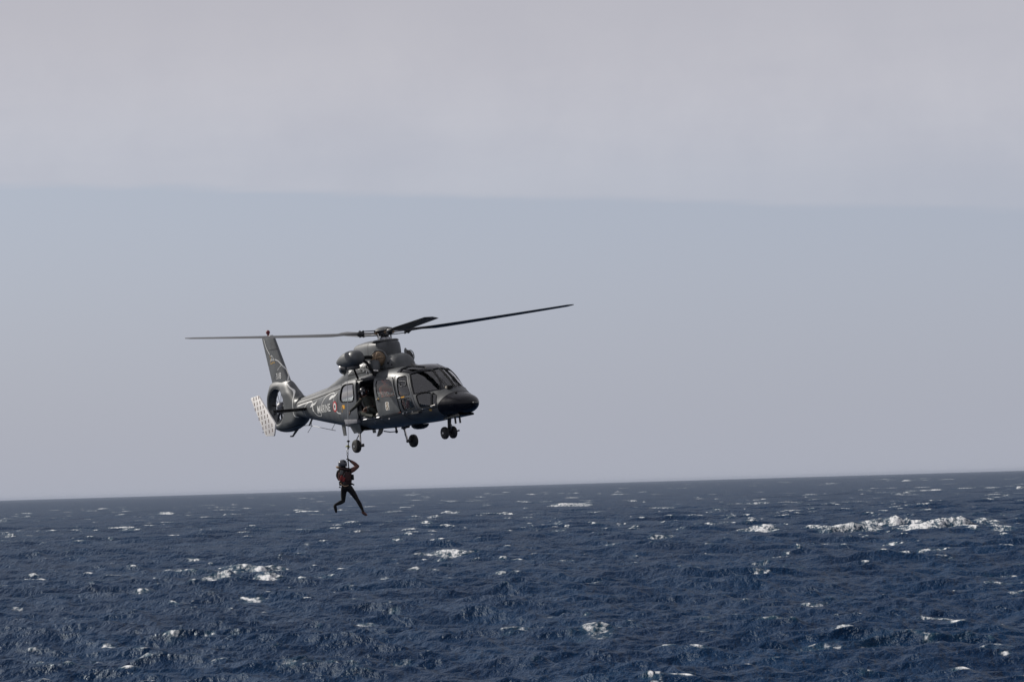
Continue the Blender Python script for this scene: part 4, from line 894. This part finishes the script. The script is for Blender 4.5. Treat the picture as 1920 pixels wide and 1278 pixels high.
# hoist cable with its hook
top = HELI @ Vector((-.2, -1.25, 2.42)); gp_ = GRIP @ Vector((-.01, .02, .0)); cbase = tuple(gp_)
cab = thing('hoist_cable', 'thin steel rescue cable running down from the hoist pod to the diver', 'cable', Matrix.Translation(cbase))
q = lambda x, z, y=0.: tuple(gp_ + Vector((x, y, z)))
MB().tube([tuple(top), q(.012, .56)], .007, 6).build('wire', M_METAL, cab, base=cbase)
MB().lathe([(0, .018), (.03, .05), (.045, .05), (.06, .012), (.16, .012)], q(.012, .56), (0, 0, -1), 14).build('bumper_cone', M_SEAL, cab, base=cbase)
MB().tube([q(.005, .42), q(.002, .30)], .026, 8).build('swivel', M_DMETAL, cab, base=cbase)
fl = MB().tube([q(-.075, .375), q(-.03, .39), q(.03, .375), q(.065, .365)], [.012, .02, .02, .012], 8); fl.build('hook_lever', M_YGREEN, cab, base=cbase)
MB().tube([q(-.02 + .022 * math.cos(a), .25 + .055 * math.sin(a)) for a in np.linspace(0, 6.28, 17)[:-1]], .010, 6, closed=True).build('hook_link', M_STEEL, cab, base=cbase)
MB().tube([q(-.02 + .018 * math.cos(a), .16 + .045 * math.sin(a)) for a in np.linspace(0, 6.28, 17)[:-1]], .009, 6, closed=True).build('hook_link', M_DMETAL, cab, base=cbase)
MB().tube([q(-.02, .12), q(-.012, 0), q(-.005, -.12), q(.0, -.24, .12), q(-.02, -.40, .17)], .016, 6).build('lifting_strap', M_SUIT, cab, base=cbase)

# winch operator kneeling in the doorway (helicopter axes)
ob = (.15, -.75, .93)
op = thing('person', 'winch operator in dark suit and black helmet kneeling in the open cabin doorway', 'person', HELI @ Matrix.Translation((ob[0] + .06, ob[1] - .11, ob[2])))
mb = MB()
limb(mb, [(.08, -.66, 1.10), (.02, -.66, 1.25), (-.06, -.68, 1.42), (-.08, -.69, 1.50)], [.14, .135, .15, .11]); limb(mb, [(-.17, -.80, 1.49), (-.09, -.70, 1.52), (-.01, -.55, 1.49)], [.07, .09, .07]); limb(mb, [(-.09, -.70, 1.53), (-.10, -.73, 1.62)], [.06, .055])
limb(mb, [(-.17, -.82, 1.48), (-.17, -.93, 1.40), (-.19, -1.02, 1.32)], [.068, .058, .048]); limb(mb, [(-.19, -1.02, 1.32), (-.27, -1.08, 1.26), (-.35, -1.12, 1.21)], [.048, .045, .032])
limb(mb, [(0, -.55, 1.48), (.10, -.52, 1.34), (.18, -.60, 1.25)], [.066, .055, .045]); limb(mb, [(.18, -.60, 1.25), (.16, -.72, 1.24), (.12, -.82, 1.26)], [.045, .042, .030])
limb(mb, [(.08, -.74, 1.10), (.04, -.84, 1.12), (-.02, -.93, 1.12)], [.10, .088, .07]); limb(mb, [(-.02, -.93, 1.12), (.18, -.92, 1.03), (.40, -.90, .995)], [.07, .058, .042]); limb(mb, [(.40, -.90, .995), (.46, -.9, .99), (.54, -.92, .975)], [.05, .05, .035])
limb(mb, [(.12, -.58, 1.10), (.22, -.70, 1.18), (.30, -.84, 1.22)], [.10, .088, .07]); limb(mb, [(.30, -.84, 1.22), (.40, -.74, 1.12), (.48, -.66, 1.0)], [.07, .058, .042]); limb(mb, [(.48, -.66, 1.0), (.52, -.70, .97), (.52, -.80, .965)], [.05, .05, .035])
hand(mb, (-.35, -1.12, 1.21), (-.75, -.05, -.85), (.3, .9, -.2), .35); hand(mb, (.12, -.82, 1.26), (-.3, -.8, -.3), (0, .3, -1), .6)
headface(mb, (-.12, -.76, 1.70), (-.45, -.85, -.25), (0, 0, 1))
def reg(x, y, z):
    if near((x, y, z), (-.42, -1.12, 1.13), .12) and x < -.355: return 1
    if near((x, y, z), (-.12, -.76, 1.70), .14): return 1
    if near((x, y, z), (.08, -.90, 1.22), .10) and y < -.84: return 1
    return 0
remeshed(mb, 'body', [M_FLIGHT, mat('brown_glove_skin', (.11, .05, .03), .6)], reg, op, ob)
hm = MB().ball((-.105, -.745, 1.735), (.142, .138, .135), 20).build('helmet', M_DHELMET, op, base=ob); MB().ball((-.175, -.86, 1.715), (.09, .05, .055), 14, rot=Matrix.Rotation(-.5, 3, 'Z')).build('visor', M_SEAL, hm, base=ob)
MB().box((-.02, -.86, 1.67), (.06, .03, .08)).build('headset', M_GREYPLATE, hm, base=ob, bevel=.012)
def bo(name, m, pts, r, fl=.5): MB().tube(spline(pts, 5), r, 6, flat=fl).build(name, m, op, base=ob)
bo('harness_strap', M_STRAP, [(-.14, -.79, 1.56), (-.10, -.85, 1.42), (-.02, -.82, 1.26)], .022); bo('harness_strap', M_STRAP, [(.02, -.86, 1.19), (-.05, -1.0, 1.16), (-.03, -1.0, 1.06)], .018); bo('harness_strap', M_STRAP, [(.22, -.80, 1.28), (.30, -.92, 1.24), (.26, -.88, 1.14)], .018)
MB().ball((-.17, -.86, 1.52), (.05, .03, .04), 10).build('shoulder_patch', M_TAN, op, base=ob)
# white cloths on the sill
for c, d, lb in (((-.02, -.90, .985), (.26, .10, .055), 'crumpled white cloth on the door sill under the kneeling operator'), ((.68, -.90, 1.0), (.10, .08, .085), 'small white bundle on the sill at the front edge of the open doorway')):
    o = MB().ball(c, tuple(k / 1.7 for k in d), 14); v = [(a + .012 * math.sin(40 * b + 25 * cc), b, cc + .012 * math.sin(33 * a)) for a, b, cc in o.v]; o.v = v
    o = o.build('cloth', M_CLOTH, None, base=c); o.matrix_world = HELI @ Matrix.Translation(c); o['label'] = lb; o['category'] = 'cloth'

def seated(bs, label, mats, hm_mat, yaw=0., white=False):
    """seated figure, hips at origin"""
    t = thing('person', label, 'person', HELI @ Matrix.Translation(bs) @ Matrix.Rotation(yaw, 4, 'Z')); z0 = (0, 0, 0); mb = MB()
    limb(mb, [(0, 0, .08), (-.02, 0, .25), (-.03, 0, .44), (-.03, 0, .52)], [.15, .14, .16, .11]); limb(mb, [(-.03, -.17, .50), (-.03, 0, .54), (-.03, .17, .50)], [.07, .09, .07]); limb(mb, [(-.03, 0, .54), (-.01, 0, .64)], [.06, .055])
    for s in (-1, 1):
        limb(mb, [(0, s * .09, .06), (.2, s * .12, .10), (.42, s * .12, .11)], [.10, .088, .07]); limb(mb, [(.42, s * .12, .11), (.50, s * .12, -.06), (.52, s * .12, -.24)], [.068, .055, .042]); limb(mb, [(.52, s * .12, -.25), (.58, s * .12, -.26), (.66, s * .12, -.265)], [.05, .045, .03])
        limb(mb, [(-.03, s * .19, .49), (.05, s * .24, .34), (.14, s * .22, .24)], [.066, .055, .045]); limb(mb, [(.14, s * .22, .24), (.26, s * .17, .27), (.36, s * .12, .30)], [.045, .042, .030]); hand(mb, (.36, s * .12, .30), (1, -s * .3, .1), (0, -s, -.6), .6, s)
    headface(mb, (.02, 0, .72), (1, 0, -.05), (0, 0, 1)); remeshed(mb, 'body', mats, lambda x, y, z: 1 if z > .63 and x > .05 else 0, t, z0, .011)
    h = MB().ball((.0, 0, .76), (.135, .125, .125), 18).build('helmet', hm_mat, t); MB().ball((.075, 0, .755), (.07, .09, .05), 14).build('visor', M_SEAL, h)
    MB().tube([(.125, -.13, .40), (.14, 0, .30), (.12, .13, .42)], .02, 6).build('harness_strap', M_STRAP, t)
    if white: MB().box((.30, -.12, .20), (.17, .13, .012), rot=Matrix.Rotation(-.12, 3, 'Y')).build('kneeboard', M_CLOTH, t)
    return t
seated((.55, -.45, 1.24), 'crew member in orange suit seated behind the cabin door window', [M_ORANGE, M_SKIN], M_ORANGE, .3)
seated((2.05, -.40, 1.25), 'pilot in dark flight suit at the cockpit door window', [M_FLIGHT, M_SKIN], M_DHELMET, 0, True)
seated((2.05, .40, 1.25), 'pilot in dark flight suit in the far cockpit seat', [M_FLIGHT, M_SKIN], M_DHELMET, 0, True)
ex = thing('fire_extinguisher', 'small red extinguisher behind the lower cockpit door window', 'extinguisher', HELI @ Matrix.Translation((2.28, -.83, 1.06)))
MB().lathe([(0, .05), (.01, .055), (.18, .055), (.22, .03), (.23, .02)], (0, 0, 0), (0, 0, 1), 14).build('cylinder', M_RED, ex); MB().box((.02, 0, .25), (.08, .03, .03)).build('valve', M_DMETAL, ex)
o = MB().box((0, 0, 0), (.012, .22, .20), rot=Matrix.Rotation(.5, 3, 'Y')).build('highlight_card', M_CLOTH, None); o.matrix_world = HELI @ Matrix.Translation((2.72, .03, 1.88)); o['label'] = 'added white card behind the windscreen centre post, standing in for a reflection'; o['category'] = 'stand-in card'  # white card added in place of the bright reflection on the windscreen

# ------------------------------------------------------------------ sea
def water_mat():
    m = bpy.data.materials.new('sea_water'); m.use_nodes = True; n = NT(m.node_tree); n.n.clear(); o = n.add('ShaderNodeOutputMaterial')
    g = n.add('ShaderNodeNewGeometry'); at = n.add('ShaderNodeAttribute', attribute_name='foam'); dist = n.add('ShaderNodeAttribute', attribute_name='range')
    mp = n.add('ShaderNodeMapping', i_Scale=(1, .45, 1), i_Rotation=(0, 0, .15)); n.l.new(g.outputs['Position'], mp.inputs[0]); pos = mp.outputs[0]
    f1 = n.noise(pos, 2.2, 6, .68); f2 = n.noise(pos, .12, 4, .6); fw = n.noise(pos, 6.0, 4, .65)
    lace = n.math('MULTIPLY', n.math('SUBTRACT', f1, .5), 2.1)
    foam = n.smooth(n.math('ADD', at.outputs['Fac'], lace), .36, 1.0)
    foam = n.math('MULTIPLY', foam, n.smooth(at.outputs['Fac'], .05, .40))
    deep = n.mix(n.smooth(f2, .3, .7), (.0006, .0138, .0460, 1), (.0010, .0198, .0600, 1))
    teal = n.mix(n.smooth(at.outputs['Fac'], .05, .9), deep, (.016, .055, .085, 1))
    col = n.mix(n.math('MULTIPLY', foam, .9), teal, (.80, .80, .80, 1))
    mp2 = n.add('ShaderNodeMapping', i_Scale=(1, .32, 1), i_Rotation=(0, 0, -.25)); n.l.new(g.outputs['Position'], mp2.inputs[0])
    h = n.math('ADD', n.noise(pos, 1.0, 6, .60), n.math('MULTIPLY', n.noise(mp2.outputs[0], 2.4, 2, .5), .45)); h = n.math('ADD', h, n.math('MULTIPLY', foam, .03))
    b = n.add('ShaderNodeBump', i_Distance=.50); n.l.new(n.math('SUBTRACT', .95, n.math('MULTIPLY', dist.outputs['Fac'], .15)), b.inputs['Strength']); n.l.new(h, b.inputs['Height'])
    vm = n.add('ShaderNodeMix', data_type='VECTOR'); n.l.new(n.math('MULTIPLY', foam, .72), vm.inputs[0]); n.l.new(b.outputs[0], vm.inputs[4]); vm.inputs[5].default_value = (0, 0, 1)   # froth scatters light all round
    df = n.add('ShaderNodeBsdfDiffuse'); n.l.new(col, df.inputs[0]); vn = n.add('ShaderNodeVectorMath', operation='NORMALIZE'); n.l.new(vm.outputs[1], vn.inputs[0]); n.l.new(vn.outputs[0], df.inputs['Normal'])
    gl = n.add('ShaderNodeBsdfGlossy', i_Color=(.9, .97, 1, 1)); n.l.new(b.outputs[0], gl.inputs['Normal']); n.l.new(n.math('ADD', .27, n.math('MULTIPLY', dist.outputs['Fac'], .15)), gl.inputs['Roughness'])
    fr = n.add('ShaderNodeFresnel', i_IOR=1.33); n.l.new(b.outputs[0], fr.inputs['Normal'])
    fac = n.math('MULTIPLY', n.math('MULTIPLY', fr.outputs[0], n.math('SUBTRACT', .255, n.math('MULTIPLY', dist.outputs['Fac'], .05))), n.math('SUBTRACT', 1.0, foam))
    mx = n.add('ShaderNodeMixShader'); n.l.new(fac, mx.inputs[0]); n.l.new(df.outputs[0], mx.inputs[1]); n.l.new(gl.outputs[0], mx.inputs[2]); n.l.new(mx.outputs[0], o.inputs[0]); return m
rows = [3., 15, 30, 45, 60, 75, 88]; d = 96.
while d < 28000:
    rows.append(d); d += max(.24, .24 + (d - 150) * .0019 if d < 900 else d * .0020 * (1 + (d / 2500) ** 1.2))
rows = np.array(rows); HALF = math.radians(12.2)
inner = np.linspace(-HALF, HALF, 560); st_, side = math.radians(.06), []; a = HALF
while a < math.pi - .03:
    st_ *= 1.22; a += min(st_, .25); side.append(min(a, math.pi - 1e-3))
ang = np.concatenate([-np.array(side)[::-1], inner, np.array(side)])
A, D = np.meshgrid(ang, rows); X0 = (D * np.sin(A)).astype(np.float32); Y0 = (D * np.cos(A)).astype(np.float32)
dr = np.gradient(rows); cell = np.maximum(dr[:, None], 0.0) * np.ones_like(A); cell = np.maximum(cell, D * np.gradient(ang)[None, :] * .8)
DX = np.zeros_like(X0); DY = np.zeros_like(X0); DZ = np.zeros_like(X0); CV = np.zeros_like(X0); CS = np.zeros_like(X0)
NW = 96; lam = np.exp(RNG.uniform(math.log(.8), math.log(34), NW)); lam = np.sort(lam); main = math.radians(248)
for L_ in lam:
    th = main + RNG.normal(0, .42 + .25 * (L_ < 6)); k = 2 * math.pi / L_; kx, ky = k * math.cos(th), k * math.sin(th)
    amp = (.054 if L_ < 4 else .052) * L_ / (2 * math.pi) * (1.0 if L_ < 8 else (8 / L_) ** .75) * RNG.uniform(.7, 1.3)
    att = np.clip((L_ / np.maximum(cell, 1e-3) - 2.2) / 2.0, 0, 1).astype(np.float32)
    if not att.any(): continue
    ph = (kx * X0 + ky * Y0 + RNG.uniform(0, 6.28)).astype(np.float32); s, c = np.sin(ph), np.cos(ph)
    DZ += att * amp * c; q_ = .9 * amp; DX -= att * q_ * math.cos(th) * s; DY -= att * q_ * math.sin(th) * s
    if 2.2 < L_: CV += att * amp * k * c
    if L_ < 6: CS += att * amp * k * c
sd_ = np.maximum(CV.std(axis=1, keepdims=True), .03)
def vnoise(x, y, sc, seed):
    r = np.random.default_rng(seed).random((64, 64)); u, v = x / sc, y / sc; i, j = np.floor(u).astype(int), np.floor(v).astype(int); fu, fv = u - i, v - j; fu = fu * fu * (3 - 2 * fu); fv = fv * fv * (3 - 2 * fv)
    g = lambda a, b: r[a % 64, b % 64]
    return (g(i, j) * (1 - fu) + g(i + 1, j) * fu) * (1 - fv) + (g(i, j + 1) * (1 - fu) + g(i + 1, j + 1) * fu) * fv
pat = vnoise(X0, Y0, 22, 3) * .6 + vnoise(X0, Y0, 60, 5) * .4; fine = vnoise(X0, Y0, 3.0, 9)
crest = CV / sd_ + (pat - .5) * 2.4 + (fine - .5) * .8
FO = np.maximum(np.clip((crest - 2.35) / 1.1, 0, 1) * .8, np.clip((CS / np.maximum(CS.std(axis=1, keepdims=True), .02) + (pat - .5) * 2.2 + (fine - .5) * 1.2 - 2.2) / 1.2, 0, 1) * .62)
WAVE_T = np.array([math.cos(main), math.sin(main)])      # travel direction, towards the viewer and left
def stamp(wx, wy, hw, depth, height, fo, fo_front=1.0, skew=0., seed=0):
    """one crest: raises a short steep ridge and lays foam along it and down its near face"""
    rr = math.hypot(wx, wy); az = math.atan2(wx, wy); reach = 3.2 * depth + hw * abs(skew) + 1.5
    r0, r1_ = np.searchsorted(rows, (rr - reach, rr + reach)); c0, c1_ = np.searchsorted(ang, (az - (hw * 1.6 + .6) / rr, az + (hw * 1.6 + .6) / rr))
    if r1_ - r0 < 2 or c1_ - c0 < 2: return
    sl_ = (slice(r0, r1_), slice(c0, c1_)); x, y = X0[sl_], Y0[sl_]; ux, uy = wx / rr, wy / rr
    a_ = ((x - wx) * uy - (y - wy) * ux) / hw; b_ = (x - wx) * ux + (y - wy) * uy
    n1 = vnoise(x + seed * 7.3, y, max(hw * .55, .35), 21); n2 = vnoise(x, y + seed * 3.1, max(hw * .22, .22), 33)
    env = np.clip(1.2 - np.abs(a_ + .5 * (n1 - .5)) ** 2, 0, 1) * (.55 + .75 * n1)
    bb = (b_ - skew * hw * a_ + depth * 1.6 * (n1 - .5) + depth * .7 * (n2 - .5)) / depth
    if height: DZ[sl_] += height * env * np.where(bb > 0, np.exp(-(bb / 1.5) ** 2), np.exp(-(bb / .7) ** 2)) * (.88 + .24 * n2)
    fm = np.where(bb > 0, np.exp(-(bb / .5) ** 2), np.exp(-(bb / fo_front) ** 2)) * env
    FO[sl_] = np.maximum(FO[sl_], fm * fo * (.6 + .6 * n2))
RW = np.random.default_rng(5); DZ0 = DZ.copy()
for k, (wx, wy, hw, hh, stg, bmp) in enumerate(WHITECAPS):
    rr = math.hypot(wx, wy); cz_ = DZ0[:, min(np.searchsorted(ang, math.atan2(wx, wy)), len(ang) - 1)]      # sit the crest on the swell that is really there
    hit = np.nonzero((rows > 95) & (cz_ >= CAM_H * (1 - rows / rr)))[0]; rn = rows[hit[0]] if len(hit) else rr; wx, wy = wx * rn / rr, wy * rn / rr; rr = rn
    row = float(np.interp(rr, rows, dr)); dep = max(1.7 * min(hh, 1.5), row * 1.6, .5)
    hgt = min(hh, 1.7) * (.28 if rr < 280 else .5) if bmp else 0.
    stamp(wx, wy, hw * 1.1, dep, hgt * (1.25 if hw > 2.5 and bmp else 1), (.74 if bmp else .52) * stg + .10, 2.2, RW.uniform(-.2, .2), k)                       # lacy apron
    for q in range(int(3 + min(hw, 6) * 1.1)):                                                     # bright broken crest pieces
        a = RW.uniform(-.95, .95); b = RW.normal(0, .35) * dep; l = hw * RW.uniform(.35, .8); ux, uy = wx / rr, wy / rr
        stamp(wx + a * hw * uy + b * ux, wy - a * hw * ux + b * uy, l, max(dep * RW.uniform(.12, .3), row * 1.1), 0., stg * RW.uniform(.7, 1.05), 1.3, RW.uniform(-.3, .3), k * 9 + q)

for k_, (bx_, by_) in enumerate(spline([(50, 477), (55, 473), (58.5, 480), (62, 486), (65, 482), (67.5, 476), (71, 474), (74.5, 479), (79, 476)], 3)):
    stamp(bx_, by_, RW.uniform(1.8, 3.0), 2.2, .24, RW.uniform(.5, .85), 1.8, RW.uniform(-.3, .3), 600)
    stamp(bx_, by_ + .6, RW.uniform(.8, 2.0), .9, 0., RW.uniform(.6, 1.1), 1.0, RW.uniform(-.2, .2), 630 + k_)
stamp(-30., 318., 6.5, 2.4, .45, .68, 1.8, -.15, 502); stamp(-29.5, 312., 3.0, 1.2, .2, .95, 1.2, -.3, 503); stamp(-9.6, 371., 4., 1.6, .35, .7, 1.4, .1, 504)
for k in range(900):                                                                               # the many small ones
    u = RW.random(); rr = 128 * (5200 / 128) ** (u ** .8); az = RW.uniform(-HALF, HALF); row = float(np.interp(rr, rows, dr)); sz = RW.lognormal(0, .55)
    if vnoise(np.array([rr * math.sin(az)]), np.array([rr * math.cos(az)]), 40 + rr * .05, 77)[0] < .42: continue
    hw = sz * (.36 + rr * .0018); hh = min(.16 + rr * .00055, 1.0) * min(sz, 1.6)
    stamp(rr * math.sin(az), rr * math.cos(az), hw, max(row * 1.5, 1.1 * hh, .25), hh * .4, RW.uniform(.4, .85), 1.4, RW.uniform(-.5, .5), k)
fade = np.clip((D - 4500) / 9000, 0, 1)
DZ *= (1 - fade) * np.clip((D - 20) / 40, 0, 1)
V = np.stack([X0 + DX, Y0 + DY, DZ], -1).reshape(-1, 3).astype(np.float32); nr, nc = A.shape
idx = np.arange(nr * nc).reshape(nr, nc); quads = np.stack([idx[:-1, :-1], idx[:-1, 1:], idx[1:, 1:], idx[1:, :-1]], -1).reshape(-1, 4)
me = bpy.data.meshes.new('sea'); me.vertices.add(len(V)); me.vertices.foreach_set('co', V.ravel()); me.loops.add(quads.size); me.loops.foreach_set('vertex_index', quads.ravel().astype(np.int32))
me.polygons.add(len(quads)); me.polygons.foreach_set('loop_start', np.arange(0, quads.size, 4, dtype=np.int32)); me.update(calc_edges=True)
me.polygons.foreach_set('use_smooth', np.ones(len(quads), bool))
if me.polygons[0].normal.z < 0: me.flip_normals()
for nm, arr in (('foam', FO), ('range', np.clip(np.log(np.maximum(D, 100) / 100) / math.log(60), 0, 1))):
    at = me.attributes.new(nm, 'FLOAT', 'POINT'); at.data.foreach_set('value', arr.astype(np.float32).ravel())
sea = bpy.data.objects.new('sea', me); COL.objects.link(sea); me.materials.append(water_mat()); sea['kind'] = 'structure'
print('sea quads', len(quads), 'rows', nr)

# ------------------------------------------------------------------ sea haze
HZ = MB().box((0, 0, 6.5), (60000, 60000, 25.0)).build('haze', bpy.data.materials.new('haze_air'), None); HZ['kind'] = 'stuff'; HZ['label'] = 'thin marine haze over the water'
hm_ = HZ.data.materials[0]; hm_.use_nodes = True; n = NT(hm_.node_tree); n.n.clear(); o = n.add('ShaderNodeOutputMaterial')
v = n.add('ShaderNodeVolumePrincipled', i_Density=2.6e-5, i_Color=(.44, .50, .61, 1), i_Anisotropy=.2); n.l.new(v.outputs[0], o.inputs['Volume'])
